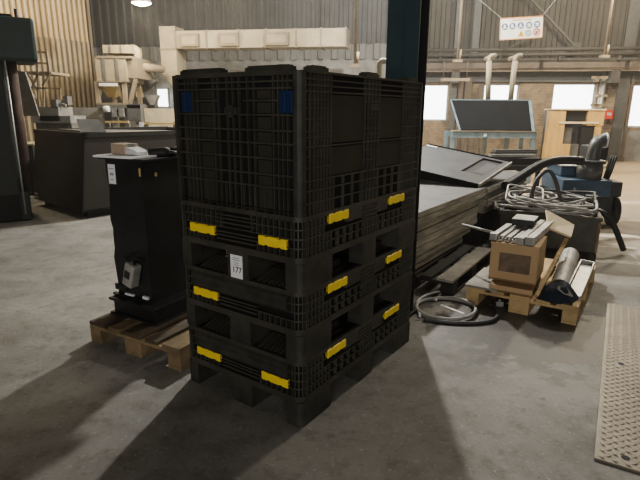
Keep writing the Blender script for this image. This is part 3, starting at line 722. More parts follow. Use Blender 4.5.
# scrap sheets on the right half
def sheet(label, x, y, l, w, z, rx, ry, m, dz=0):
    o = MB().box(-w/2, w/2, -l/2, l/2, 0, .02).box(-w/2, -w/2+.015, -l/2, l/2, .02, .055).box(w/2-.015, w/2, -l/2, l/2, .02, .055).box(-w/2, w/2, l/2-.015, l/2, .02, .055).build('scrap_channel', m, None, .003)
    o.location = on2(x, y, z); o.rotation_euler = (rx, ry, prz+dz); tag(o, label, 'scrap metal', 'scrap channels on the pallet')
hp_ = MB(); n = 12; Lh = .80
prof = [(.075*math.cos(math.pi*k/n), .075*math.sin(math.pi*k/n)) for k in range(n+1)]+[(.065*math.cos(math.pi*k/n), .065*math.sin(math.pi*k/n)) for k in range(n, -1, -1)]
vs = [(x, y, z) for y in (-Lh/2, Lh/2) for x, z in prof]; m2 = len(prof)
hp_.add(vs, [(k, (k+1) % m2, m2+(k+1) % m2, m2+k) for k in range(m2)], True); hp_.add(vs[:m2], [tuple(range(m2))]); hp_.add(vs[m2:], [tuple(range(m2))])
o = hp_.build('half_pipe', 'rail_grey'); o.location = on2(.605, .74, .185); o.rotation_euler = (R(5), 0, prz+R(3)); tag(o, 'grey half-round scrap trough lying between the cardboard box and the right channel', 'scrap metal')
sheet('pale scrap channel along the right edge of the pale pallet', .735, .60, .92, .12, .146, R(2), R(3), 'zinc')
# navy bag
bg = MB(); nx, ny = 12, 9; vs = []
for j in range(ny+1):
    for i in range(nx+1):
        u, v = i/nx*2-1, j/ny*2-1
        h = .11*(1-abs(u)**3)*(1-abs(v)**3)+.012*math.sin(5*u+2*v)+.010*math.sin(9*v-3*u)
        vs.append((u*.125*(1+.12*math.sin(3*v)), v*.125*(1+.15*math.cos(2*u)), max(.002, h)))
fs = [(j*(nx+1)+i, j*(nx+1)+i+1, (j+1)*(nx+1)+i+1, (j+1)*(nx+1)+i) for j in range(ny) for i in range(nx)]
bg.add(vs, fs, True)
bt = thing('navy_jacket', 'crumpled navy blue cloth bundle with a pale patch on the front of the pallet', 'cloth', on2(.645, .115, .1455), prz)
bg.build('cloth', 'navy_cloth', bt)
pt = MB(); k = [(.0, -.085), (.05, -.10), (.10, -.085), (.11, -.06), (.06, -.052), (.0, -.06)]
pt.add([(a, b, .014+.11*(1-abs(a/.13)**3)*(1-abs(b/.13)**3)) for a, b in k], [tuple(range(6))]); pt.build('pale_patch', 'grey_board', bt)
o = MB().bevbox(-.03, .03, -.02, .02, 0, .04, .006).cyl((0, 0, .04), (0, 0, .055), .012).build('metal_fitting', 'zinc'); o.location = ground(499, 306); tag(o, 'small grey metal fitting on the floor in front of the pale pallet', 'fitting')

# ------------------------------------------------------------------ hoses on the floor
def coil(name, label, c, r, n, hr, m, squash=.8, seed=1, lift=.0, a0=0, a1=None):
    rr = random.Random(seed); pts = []
    total = n*2*math.pi if a1 is None else a1
    steps = int(total/ .35)
    for i in range(steps+1):
        a = a0+total*i/steps; q = r*(1+.07*math.sin(a*1.7+seed)+.05*math.sin(.63*a))
        pts.append((c[0]+q*math.cos(a), c[1]+q*squash*math.sin(a), hr+lift+abs(math.sin(a*.5+seed))*hr*1.2*(i/steps)))
    return tag(MB().tube(spline(pts, 3), hr, 8).build(name, m), label, 'hose', 'hoses')
coil('grey_hose', 'grey coiled hose lying on the floor in front of the black pallet', (.985, 3.64), .215, 1.25, .014, 'hose_grey', 1.05, 2, 0, .4)
o = MB().tube(spline([ground(x, y, .012) for x, y in ((420, 316), (417, 305), (421, 298), (432, 293), (441, 292))]+[ground(436, 300, .012)], 6), .010, 8).build('white_tube', 'white_metal'); tag(o, 'thin pale tube curving at the left of the floor hoses', 'hose')
o = MB().tube(spline([ground(x, y, .014) for x, y in ((424, 319), (445, 322), (470, 323), (490, 321), (498, 315), (496, 308), (489, 304))], 6), .013, 8).build('black_cable', 'hose_dark'); tag(o, 'dark hose curving round the near side of the floor coil', 'hose')
o = MB().bar(ground(441, 305, .05), ground(464, 314, .05), .018, .008).build('white_strip', 'white_metal'); tag(o, 'straight white plastic strip lying across the hose coil on the floor', 'strip')

# ------------------------------------------------------------------ steel bin with hoses
BA = R(24); b2 = Vector((math.sin(BA), math.cos(BA), 0)); b1 = Vector((math.cos(BA), -math.sin(BA), 0))
BF = Vector((2.80, 4.95, 0)); bw, bd, bh = .95, 1.02, .45
bn = thing('steel_bin', 'grey open steel bin full of hoses standing behind the pale pallet', 'bin', BF-b1*bw/2+b2*bd/2, math.atan2(b1.y, b1.x))
x0, x1, y0, y1 = -bw/2, bw/2, -bd/2, bd/2
MB().box(x0, x1, y0, y0+.02, .08, bh).box(x0+.1, x1-.16, y0-.012, y0, .12, .34).build('front_panel', 'bin_steel', bn)
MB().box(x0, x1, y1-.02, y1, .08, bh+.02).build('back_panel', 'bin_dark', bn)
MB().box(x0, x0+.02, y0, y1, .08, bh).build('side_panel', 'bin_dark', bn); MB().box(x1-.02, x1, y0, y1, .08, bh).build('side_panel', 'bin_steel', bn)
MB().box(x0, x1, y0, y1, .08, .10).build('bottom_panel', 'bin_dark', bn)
MB().box(x0-.015, x1+.015, y0-.015, y0+.025, bh-.03, bh+.01).box(x0-.015, x1+.015, y1-.025, y1+.015, bh-.01, bh+.03).box(x0-.015, x0+.025, y0, y1, bh-.03, bh+.01).box(x1-.025, x1+.015, y0, y1, bh-.03, bh+.01).build('rim', 'bin_steel', bn)
for sx in (x0+.03, x1-.03):
    for sy in (y0+.03, y1-.03): MB().box(sx-.035, sx+.035, sy-.035, sy+.035, 0, .08).build('foot', 'bin_dark', bn)
MB().box(x1-.018, x1+.006, y0-.012, y0-.001, .10, bh-.04).build('edge_strip', 'pallet_wood', bn)
MB().bevbox(x1-.10, x1+.03, y1-.10, y1+.03, bh-.02, bh+.09, .01).build('corner_bracket', 'machine_dark', bn)
BNM = Matrix.Translation(bn.location) @ Matrix.Rotation(math.atan2(b1.y, b1.x), 4, 'Z')
def inb(x, y, z): return BNM @ Vector((x, y, z))
labs = ['outermost grey hose loop spilling over the left rim of the steel bin', 'thin pale hose loop at the top of the pile in the bin', 'grey hose loop along the front rim of the steel bin', 'grey hose loop bunched at the right side of the bin', 'loose grey hose loop in the middle of the bin', 'darker grey hose loop at the back of the bin', 'small pale hose loop near the left rim of the bin']
for i, lab in enumerate(labs):
    rr = random.Random(i+30); cx, cy = (-.10, .0, .03, .14, .0, .04, -.24)[i], (-.16, -.06, -.20, -.10, -.05, .05, -.14)[i]
    ax, ay = (.46, .38, .44, .32, .34, .40, .24)[i], (.32, .34, .26, .32, .26, .30, .28)[i]
    ti, tj = rr.uniform(-.06, .06), rr.uniform(-.05, .05)
    p = []; turns = (3.6, 2.2, 3.4, 3.8, 2.7, 2.6, 3.2)[i]
    for k in range(int(turns*12)+1):
        a = 2*math.pi*k/12+i*1.1; w = 1+.22*math.sin(a*.63+i*2.1)+.10*rr.uniform(-1, 1)
        dx, dy = .07*math.sin(a*.31+i), .07*math.cos(a*.27+2*i)
        X_, Y_ = cx+dx+ax*w*math.cos(a), cy+dy+ay*w*math.sin(a)
        X_ = max(-.45 if i else -.56, min(.44, X_)); Y_ = max(-.48, min(.45, Y_))
        p.append(inb(X_, Y_, bh+.0+i*.022+ti*math.cos(a)+tj*math.sin(a)+.035*math.sin(a*1.37+i)-.06*max(0, Y_)))
    tag(MB().tube(spline(p, 4), (.015, .009, .013, .014, .012, .014, .011)[i], 8).build('grey_hose', ('hose_grey', 'white_metal', 'hose_grey', 'rail_grey', 'hose_grey', 'hose_dark', 'rail_grey')[i]), lab, 'hose', 'hoses in the steel bin')
# filler bundle of dark hoses beneath
p = []
for k in range(60):
    a = k*.5; p.append(inb(.36*math.cos(a)*(1-.004*k), .40*math.sin(a)*(1-.006*k)-.02, bh-.14+.001*k))
tag(MB().tube(spline(p, 3), .03, 8).build('black_hose', 'hose_dark'), 'thick dark hose coiled low under the grey hoses in the bin', 'hose', 'hoses in the steel bin')
# tall dark hoop
hp = [at(531, 208, 5.35), at(532, 193, 5.4), at(537, 180, 5.45), at(545, 171.5, 5.5), at(551, 172, 5.5), at(556, 182, 5.45), at(560, 197, 5.4), at(566, 209, 5.3)]
tag(MB().tube(spline(hp, 8), .022, 10).build('dark_hose', 'hose_dark'), 'dark hose standing up in a tall hoop above the bin', 'hose')
hp = [at(594, 209, 5.45), at(600, 211.5, 5.3), at(607, 216, 5.25), at(614, 226, 5.25), at(619, 238, 5.25), at(623.5, 250, 5.25)]
tag(MB().tube(spline(hp, 8), .030, 10).build('black_hose', 'hose_black'), 'thick black hose hanging over the right side of the bin', 'hose')
# ------------------------------------------------------------------ blue machine behind the bin
mt = thing('blue_machine', 'low blue machine with a grey pipe elbow on top, behind the hose bin', 'machine', (3.50, 7.05, 0), R(-8))
def mloc(x, y, Y):
    q = at(x, y, Y); return Matrix.Rotation(R(8), 4, 'Z') @ (q-Vector((3.50, 7.05, 0)))
MB().bevbox(-.25, .36, -.45, .55, .40, .62, .02).build('lower_housing', 'machine_blue', mt)
MB().bevbox(-.20, .34, -.15, .55, .62, .76, .02).build('upper_housing', 'machine_blue', mt)
MB().box(-.21, .36, -.17, .56, .76, .775).build('cover_strip', 'rail_grey', mt)
MB().box(-.25, .41, -.40, .60, .20, .40).build('chassis', 'machine_dark', mt)
MB().cyl((.11, -.28, .62), (.11, -.28, .85), .155, n=24).build('drum', 'elbow_grey', mt)
MB().cyl((.11, -.28, .85), (.11, -.28, .865), .18, n=24).build('drum_flange', 'elbow_grey', mt)
eb_ = [Vector((.15, -.24, .86)), Vector((.15, -.24, .96)), Vector((.165, -.23, 1.04)), Vector((.20, -.20, 1.095)), Vector((.25, -.18, 1.115)), Vector((.29, -.17, 1.115))]
MB().tube(spline(eb_, 6), .085, 18).build('pipe_elbow', 'elbow_grey', mt)
MB().cyl((.285, -.17, 1.115), (.31, -.17, 1.115), .10, n=20).build('pipe_flange', 'white_metal', mt)
MB().bevbox(.22, .46, .1, .5, .775, 1.02, .02).cyl((.42, .25, 1.0), (.42, .25, 1.18), .015).build('motor', 'machine_dark', mt)
for yy in (-.3, .45):
    MB().cyl((.42, yy, .20), (.50, yy, .20), .19, n=24).build('wheel', 'black_rubber', mt); MB().cyl((-.33, yy, .20), (-.26, yy, .20), .19, n=24).build('wheel', 'black_rubber', mt)
for k, s_ in enumerate((0, .07, .14)):
    MB().tube(spline([(.36, -.2+s_, .5), (.42, -.2+s_, .72), (.47, -.15+s_, .90), (.50, .0+s_, .76), (.50, .1+s_, .5)], 6), .015, 8).build('machine_hose', 'black_rubber', mt)
MB().bevbox(.365, .50, -.42, -.1, .40, .60, .02).build('side_unit', 'machine_dark', mt)
MB().cyl((-.10, -.455, .5), (-.10, -.45, .5), .02).build('badge', 'rail_grey', mt)
hp = [at(505, 186, 5.9), at(520, 177, 6.1), at(536, 167, 6.25), at(550, 161.5, 6.4), at(566, 160, 6.55), at(582, 161, 6.6)]
tag(MB().tube(spline(hp, 8), .055, 12).build('suction_hose', 'hose_black'), 'thick black suction hose running from the panel pile to the blue machine', 'hose')

# ------------------------------------------------------------------ checker plate on the right
ka = R(30); k2 = Vector((math.sin(ka), math.cos(ka), 0)); k1 = Vector((math.cos(ka), -math.sin(ka), 0))
kp = thing('checker_plate', 'large tan steel checker plate lying flat on the floor at the right edge', 'steel plate', Vector((1.215, 1.925, 0)), math.atan2(k1.y, k1.x))
mb = MB().box(0, 1.25, 0, 2.15, 0, .012)
mb.build('plate', 'checker', kp, .002)
mb = MB(); i = 0
for jy in range(84):
    for ix in range(16 if jy < 50 else 20):
        x = .03+ix*.05+(jy % 2)*.025; y = .02+jy*.0255
        if math.hypot(x-.12, y-.07) < .03 or math.hypot(x-.10, y-1.05) < .03: continue
        a = R(45) if jy % 2 else R(-45)
        c, s = math.cos(a), math.sin(a); L, w = .021, .0068
        mb.add([(x-L*c, y-L*s, .0122), (x-w*s, y+w*c, .0155), (x+L*c, y+L*s, .0122), (x+w*s, y-w*c, .0155)], [(3, 2, 1, 0)])
mb.build('tread_pattern', 'checker', kp)
for x, y in ((.12, .07), (.10, 1.05)): MB().cyl((x, y, .0118), (x, y, .0128), .018).build('lifting_hole', 'ink', kp)

# ------------------------------------------------------------------ skip on the left
SC = Vector((-3.225, 6.77, 0)); sw, sl, sh = 1.66, 2.3, 1.15
sk = thing('steel_skip', 'large dark grey steel skip standing behind the black chute', 'skip', SC, math.atan2(UD.y, UD.x)+R(-6))
# local x to the right/back, y to the left/back
MB().box(0, sl, 0, .02, .10, sh).build('side_panel', 'skip_side', sk); MB().box(0, sl, sw-.02, sw, .10, sh).build('side_panel', 'skip_steel', sk)
MB().box(-.02, .0, 0, sw, .10, sh).build('end_panel', 'skip_steel', sk); MB().box(sl-.02, sl, 0, sw, .10, sh).build('end_panel', 'skip_steel', sk)
MB().box(0, sl, 0, sw, .10, .13).build('bottom_panel', 'skip_steel', sk)
MB().box(-.03, sl+.01, -.02, .03, sh-.05, sh+.01).box(-.03, .02, -.02, sw+.02, sh-.05, sh+.01).box(-.03, sl+.01, sw-.03, sw+.02, sh-.05, sh+.01).build('rim', 'skip_steel', sk)
MB().box(.1, sl-.1, .1, .22, 0, .10).box(.1, sl-.1, sw-.22, sw-.1, 0, .10).build('skid', 'dark_machine', sk)
MB().box(.25, sl-.1, .1, sw-.1, sh-.02, sh+.02, Matrix.Rotation(R(2), 4, 'Y')).build('lid', 'mid_grey', sk)
MB().prism([(0, 0), (.34, 0), (.22, .20), (-.06, .20)], 0, .02, Matrix.Translation((.06, .30, sh+.0)) @ Matrix.Rotation(R(-30), 4, 'Z') @ Matrix.Rotation(R(60), 4, 'X')).build('flap', 'haze_grey', sk)
MB().box(-.024, -.02, sw-.16, sw-.02, .12, .15).box(-.024, -.02, sw-.14, sw-.02, .18, .20).build('white_marking', 'white_metal', sk)
for ch in sk.children:
    for v in ch.data.vertices: v.co.x += .13*v.co.z
# ------------------------------------------------------------------ dark machine at the left edge
gm = thing('column_press', 'dark green column machine with an overhanging head at the left edge', 'machine', (-4.03, 6.64, 0), R(31))
MB().bevbox(-.75, .07, 0, .7, .0, 6.0, .03).build('column', 'dark_machine', gm)
MB().bevbox(-.5, .46, -.06, .75, 2.05, 2.57, .04).build('head', 'green_machine', gm)
MB().bevbox(-.2, .10, .02, .7, 2.5, 4.0, .03).bevbox(.08, .24, .1, .6, 2.54, 2.62, .03).cyl((.28, .1, 2.5), (.28, .1, 2.68), .02).build('head_cover', 'dark_machine', gm)
MB().cyl((.145, .3, .4), (.145, .3, 2.06), .075).build('spindle_guard', 'rust', gm)
MB().cyl((.085, -.02, .1), (.085, -.02, 2.06), .012).build('conduit', 'zinc', gm)
MB().bevbox(-.7, .16, .0, .7, 0, .40, .03).build('bed', 'dark_machine', gm)
q = at(22, 205, 8.6)
lc = thing('low_cabinet', 'low black cabinet with a pale top edge between the column machine and the skip', 'cabinet', (q.x, 8.6, 0), R(25))
MB().bevbox(-.55, .28, 0, .6, .06, .86, .01).build('body', 'dark_machine', lc); MB().box(-.57, .30, -.02, .62, .86, .89).build('top_board', 'cream_metal', lc); MB().box(-.5, .25, .04, .56, 0, .06).build('plinth', 'black_steel', lc)
# ------------------------------------------------------------------ far left: filter unit on legs
YF = 13.5
def bxp(mb, x0, y0, x1, y1, Y, depth):                     # box facing us that spans photo rectangle at depth Y
    a, b = at(x0, y1, Y), at(x1, y0, Y); mb.box(a.x, b.x, Y, Y+depth, a.z, b.z); return mb
ft = thing('filter_unit', 'cream sheet-metal dust filter on angled legs beside the corrugated partition', 'machine', (at(118, 120, YF).x, YF+.6, 0))
def loc(mb, name, m, root):
    o = mb.build(name, m, root); o.matrix_parent_inverse = Matrix.Translation(-Vector(root.location)); return o
loc(bxp(MB(), 97, 57, 125, 81, YF, 1.3), 'filter_body', 'cream_metal', ft)
loc(bxp(MB(), 125, 57, 136, 78, YF+.1, 1.1), 'side_housing', 'cream_metal_dark', ft)
loc(bxp(MB(), 103, 45, 131, 53, YF+.2, .8), 'upper_box', 'cream_metal', ft)
loc(bxp(bxp(MB(), 96.5, 80.5, 126, 82, YF-.02, 1.3), 96.5, 56, 131, 58, YF-.02, 1.3), 'band', 'cream_metal_dark', ft)
sm = MB()
for x in (103.5, 116.5): bxp(sm, x, 58, x+.8, 81, YF-.02, .02)
for x in (109.5, 120.5): bxp(sm, x, 45, x+.7, 53, YF+.18, .02)
loc(sm, 'panel_seam', 'mid_grey', ft)
for x0, x1 in ((101, 97.5), (118, 125), (124, 130)):
    loc(MB().bar(at(x0 if x0 != 124 else 136, 83 if x0 != 124 else 79, YF+.1), at(x1, 104, YF+.1), .09), 'brace_leg', 'cream_metal_dark', ft)
for x in (97.8, 125):
    a = at(x, 104, YF); loc(MB().box(a.x-.05, a.x+.05, YF+.02, YF+.12, 0, at(x, 81, YF).z), 'leg', 'tan_steel', ft); loc(MB().box(a.x-.05, a.x+.05, YF+1.1, YF+1.2, 0, at(x, 81, YF).z), 'leg', 'tan_steel', ft)
for x, w in ((111.5, 9),):
    a, b = at(x-w, 84, YF+.4), at(x+w, 84, YF+.4); c = at(x, 97, YF+.4)
    loc(MB().hexa([(c.x-.1, YF+.4, c.z), (c.x+.1, YF+.4, c.z), (c.x+.1, YF+.6, c.z), (c.x-.1, YF+.6, c.z)], [(a.x, YF+.1, a.z), (b.x, YF+.1, a.z), (b.x, YF+1.1, a.z), (a.x, YF+1.1, a.z)]), 'dust_hopper', 'yellow_rail', ft)
loc(bxp(MB(), 99, 83, 117, 86, YF-.03, .05), 'rail', 'white_metal', ft)
loc(bxp(MB(), 97, 103, 127, 104.5, YF, .1), 'cross_rail', 'cream_metal_dark', ft)
el = [at(131, 49, YF+.5), at(134.5, 49.5, YF+.5), at(137, 53, YF+.5), at(137.5, 60, YF+.5)]
loc(MB().tube(spline(el, 5), .11, 14), 'elbow_duct', 'cream_metal', ft)
cd_ = MB().cyl(at(134, 66, YF+.5), at(163, 69.5, YF+1.2), .12, .10); tag(cd_.build('round_duct', 'tan_steel'), 'round horizontal duct joining the filter unit to the rectangular duct', 'duct')
# dark machine to the right of the filter
dm = thing('crane_hopper', 'dark hazy hopper machine with a pale funnel right of the filter unit', 'machine', (at(148, 110, 15).x, 15.2, 0))
loc(bxp(MB(), 132, 72, 152, 112, 15.3, .3), 'housing', 'mid_grey', dm)
a, b, c = at(145, 95, 15.0), at(158, 95, 15.0), at(152, 105, 15.0)
loc(MB().hexa([(c.x-.06, 15, c.z), (c.x+.06, 15, c.z), (c.x+.06, 15.2, c.z), (c.x-.06, 15.2, c.z)], [(a.x, 14.95, a.z), (b.x, 14.95, b.z), (b.x, 15.25, b.z), (a.x, 15.25, a.z)]), 'funnel', 'haze_grey', dm)
loc(bxp(MB(), 136, 87, 141, 97, 15.1, .15), 'control_panel', 'yellow_rail', dm)
loc(MB().tube(spline([at(128, 84, 15), at(135, 76, 15), at(146, 74, 15), at(154, 84, 15)], 6), .16, 10), 'hood', 'mid_grey', dm)
a = at(146, 120, 15); loc(MB().box(a.x-.7, a.x+.6, 15.3, 16, 0, at(146, 112, 15.3).z), 'stand', 'mid_grey', dm)
# boards, barrier rail, note
for x0, x1, nm in ((145, 158.5, 'left'), (159.5, 174, 'right')):
    a, b = at(x0, 122, 12.5), at(x1, 108.5, 12.5)
    tag(MB().box(a.x, b.x, 12.5, 12.53, 0, b.z).build('plywood_board', 'plywood_pale'), 'upright pale plywood panel behind the barrier, the %s one of the pair' % nm, 'board', 'plywood panels')
br = thing('barrier_rail', 'yellow double-bar safety barrier behind the skip', 'barrier', (at(150, 125, 11).x, 11, 0))
a, b = at(107, 121.5, 11), at(176, 125, 11)
loc(MB().box(at(143, 122, 11).x, b.x, 11, 11.06, at(150, 124.5, 11).z, at(150, 122.6, 11).z), 'upper_bar', 'yellow_rail', br)
loc(MB().box(at(150, 122, 11).x, b.x, 11, 11.06, at(150, 130, 11).z, at(150, 128, 11).z), 'lower_bar', 'yellow_rail', br)
loc(MB().box(at(105, 122, 11).x, at(128, 122, 11).x, 11, 11.06, at(120, 123, 11).z, at(120, 121, 11).z), 'side_bar', 'yellow_rail', br)
for x in (106, 126, 145, 174): a = at(x, 122, 11); loc(MB().box(a.x-.04, a.x+.04, 11.06, 11.14, 0, a.z), 'post', 'mid_grey', br)
loc(bxp(MB(), 139.5, 122, 143, 129, 10.98, .01), 'white_notice', 'white_paper', br)
# conveyor clutter between skip and partition
cv = thing('conveyor_frame', 'hazy grey conveyor frame with dark motors behind the skip, below the filter unit', 'conveyor', (at(110, 115, 12.3).x, 12.4, 0))
loc(bxp(MB(), 97, 105, 140, 108, 12.3, .5), 'bed', 'mid_grey', cv)
for x in (100, 113, 126, 137): a = at(x, 108, 12.4); loc(MB().box(a.x-.05, a.x+.05, 12.4, 12.5, 0, a.z), 'leg', 'haze_grey', cv)
for x in (112, 119): loc(bxp(MB(), x, 108, x+4, 117, 12.25, .25), 'motor', 'haze_grey', cv)
loc(MB().cyl(at(104, 109, 12.2), at(109, 109, 12.2), .07), 'lamp_head', 'white_metal', cv)
loc(bxp(MB(), 128, 104, 140, 121, 12.3, .4), 'cabinet', 'mid_grey', cv)
lw = thing('low_wall_screen', 'low grey sheet screen in front of the corrugated partition', 'screen', (at(75, 115, 12.8).x, 12.8, 0))
loc(bxp(MB(), 62, 107.5, 99, 118, 12.8, .06), 'upper_sheet', 'haze_grey', lw)
a = at(62, 118, 12.8); b = at(99, 118, 12.8); loc(MB().box(a.x, b.x, 12.8, 12.86, 0, a.z), 'lower_sheet', 'cream_metal_dark', lw)
# scaffold platform with ladder rails
YS = 11.0
sf = thing('access_platform', 'thin steel access platform with guard rails in front of the cream partition', 'platform', (at(40, 120, YS).x, YS+.4, 0))
pb_ = MB(); bxp(pb_, 24, 71.5, 51, 74, YS, .8); loc(pb_, 'deck', 'tan_steel', sf)
r_ = MB()
for p, q in (((37, 51), (38.5, 106)), ((46.5, 52), (49.5, 73)), ((37, 52), (46.5, 52.5)), ((37.5, 63), (48, 63.5)), ((24, 63), (37, 63))): r_.bar(at(*p, YS), at(*q, YS), .035)
loc(r_, 'guard_rail', 'tan_steel', sf)
r_ = MB()
for p, q in (((28, 88), (60, 88.5)), ((43.5, 74), (43.5, 106)), ((60, 88), (60.5, 104)), ((50, 74), (42.5, 86)), ((28, 74), (38, 92)), ((38, 74), (30, 92))): r_.bar(at(*p, YS), at(*q, YS), .035)
loc(r_, 'brace', 'tan_steel', sf)
for x in (38.5, 60):
    a = at(x, 104, YS); loc(MB().box(a.x-.03, a.x+.03, YS-.03, YS+.03, 0, a.z+.1), 'leg', 'tan_steel', sf)
vl = MB().cyl(at(30.5, 97, YS-.2), at(30.5, 93, YS-.2), .10, .05); tag(vl.build('valve_wheel', 'cream_metal'), 'small pale round fitting under the access platform', 'fitting')
# machine lumps beneath the platform
ml = thing('grey_lathe', 'hazy grey machine with small levers below the access platform', 'machine', (at(52, 115, 10.4).x, 10.6, 0))
loc(bxp(MB(), 40, 107, 58, 121, 10.4, .6), 'headstock', 'haze_grey', ml)
loc(bxp(bxp(MB(), 52, 99.5, 56, 108, 10.4, .3), 64, 96, 67, 105, 10.6, .2), 'lever', 'mid_grey', ml)
loc(bxp(MB(), 33, 116, 70, 123, 10.4, .7), 'bed', 'haze_grey', ml)
a, b = at(34, 122, 10.4), at(70, 122, 10.4); loc(MB().box(a.x, b.x, 10.45, 11.0, 0, a.z), 'base', 'mid_grey', ml)
loc(MB().bar(at(60, 104, 10.5), at(66, 106, 10.5), .06), 'handle', 'haze_grey', ml)
tl = MB().plate([at(16, 70, 9.5), at(26, 72, 9.5), at(40, 116, 9.5), at(22, 116, 9.5)], .03); tag(tl.build('tarpaulin', 'haze_grey'), 'slanting grey sheet hanging beside the dark column machine', 'sheet')

# ------------------------------------------------------------------ rectangular duct
DA, DB = at(175, 31, 15.0), at(346, 21, 14.2)
dd = Vector((DB.x-DA.x, DB.y-DA.y, 0)); dl = dd.length; dd.normalize()
zt_, zb_ = at(175, 31, 15.0).z, at(175, 48.5, 15.0).z
dt = thing('ventilation_duct', 'long cream rectangular ventilation duct with grilles high on the rear wall', 'duct', (DA.x, DA.y, zb_), math.atan2(dd.y, dd.x))
H = zt_-zb_
MB().box(0, dl, 0, .7, 0, H).build('duct_run', 'cream_metal', dt)
for k in (.0, .19, .385, .545, .72, .86, 1.): MB().box(dl*k-.02, dl*k+.02, -.02, .72, -.02, H+.02).build('flange_joint', 'cream_metal_dark', dt)
for px0, px1 in ((181, 200), (222, 241), (268, 291)):
    f0 = (px0-175)/(346-175)*dl; f1 = (px1-175)/(346-175)*dl
    g = MB().box(f0, f1, -.10, 0, .04, H-.08).build('grille_box', 'cream_metal_dark', dt)
    lv = MB()
    for k in range(6): lv.box(f0+.06, f1-.06, -.115, -.10, .10+k*(H-.26)/6, .13+k*(H-.26)/6)
    lv.build('louvre', 'cream_metal', g)
va, vb = at(158, 27, 15), at(175, 27, 15)
x0 = -(vb.x-va.x)-.0
v0 = at(160, 73, 15).z-zb_; top_ = at(165, 26, 15).z-zb_
MB().box(x0, 0, 0, .6, v0, top_).build('vertical_duct', 'cream_metal', dt)
v1 = at(170, 87, 15).z-zb_
MB().hexa([(x0+.30, .05, v1), (.05, .05, v1), (.05, .35, v1), (x0+.30, .35, v1)], [(x0, 0, v0), (0, 0, v0), (0, .6, v0), (x0, .6, v0)]).build('duct_foot', 'cream_metal', dt)
MB().box(x0-.02, .02, -.02, .62, (v0+top_)*.5, (v0+top_)*.5+.04).build('flange_joint', 'cream_metal_dark', dt)
zc_ = 7-zb_
for k in (.1, .5, .92): MB().cyl((dl*k, .35, H), (dl*k, .35, zc_), .015).build('hanger_rod', 'dark_rail', dt)

# ------------------------------------------------------------------ back wall furniture (wall space)
def wthing(name, label, cat, px, off=0, group=None):
    t = thing(name, label, cat, None or (0, 0, 0), 0, group); x, z = wl(px, 120, off)
    t.matrix_world = WT @ Matrix.Translation((x, -off, 0)); return t, x
def wbox(mb, px0, py0, px1, py1, off, d, x=0):            # box in wall space, relative to x
    a, b = wl(px0, py0, off), wl(px1, py1, off); mb.box(a[0]-x, b[0]-x, 0, d, b[1], a[1]); return mb
t, x = wthing('crane_runway', 'brown horizontal crane beam running along the right rear wall', 'beam', 520, .5)
wbox(MB(), 418, 61, 700, 69.5, .5, .3, x).build('girder', 'beam_brown', t)
wbox(MB(), 418, 58.6, 700, 61, .55, .36, x).build('top_flange', 'dark_rail', t)
wbox(MB(), 418, 68.5, 700, 70, .55, .36, x).build('bottom_flange', 'tan_steel', t)
for px in (470, 540, 626): wbox(MB(), px, 60, px+3, 70, .52, .1, x).build('stiffener', 'dark_rail', t)
for px in (452, 611): wbox(MB(), px, 70, px+7, 83, .4, .395, x).build('wall_bracket', 'dark_rail', t)
t, x = wthing('gallery_rail', 'thin dark horizontal pipe rail above the crane beam', 'rail', 520, .6)
m_ = MB(); m_.cyl((wl(418, 50, .6)[0]-x, 0, wl(520, 49.5, .6)[1]), (wl(700, 49, .6)[0]-x, 0, wl(520, 49.5, .6)[1]), .05); m_.build('top_tube', 'dark_rail', t)
m_ = MB(); m_.cyl((wl(418, 50, .6)[0]-x, 0, wl(520, 54.5, .6)[1]), (wl(700, 49, .6)[0]-x, 0, wl(520, 54.5, .6)[1]), .05); m_.build('lower_tube', 'dark_rail', t)
for px in (440, 500, 560, 620): wbox(MB(), px, 48, px+1, 60, .6, .06, x).build('baluster', 'dark_rail', t)
# vertical wall stanchions
for i, (px0, px1, py0, m, lab) in enumerate(((449, 455, -40, 'grey_paint', 'grey steel stanchion at the left of the trough'), (456, 461, 76, 'post_wood', 'thin weathered post behind the left end of the trough'), (463, 469.5, 76, 'post_wood', 'weathered timber post left of the second window'), (476, 481, 84, 'post_wood', 'short weathered post beside the second window'), (613, 624, -40, 'grey_paint', 'wide grey steel stanchion right of the red alarm box'), (596, 602, 68, 'zinc', 'grey vertical pipe right of the third window'), (626, 629, 72, 'beam_brown', 'narrow brown pipe left of the last window'), (466, 473, -40, 'grey_paint', 'grey steel stanchion rising above the crane beam near the hanging cable'))):
    t, x = wthing('wall_post', lab, 'post', px0, .16)
    a, b = wl(px0, 110, .16), wl(px1, 110, .16)
    z1 = min(6.9, wl(px0, max(py0, -40), .16)[1]); z0 = 0.002 if i != 7 else wl(466, 58, .16)[1]
    w = b[0]-a[0]
    if m == 'zinc': MB().cyl((w/2, .08, z0), (w/2, .08, z1), w/2).build('pipe', m, t); MB().box(-.05, w+.05, 0, .15, 1.9, 1.98).build('clamp', 'tan_steel', t)
    else: MB().box(0, w, 0, .03, z0, z1).box(w*.4, w*.6, .03, .15, z0, z1).build('shaft', m, t); MB().box(-.03, w+.03, -.02, .15, z0, z0+.12).build('foot', m, t)
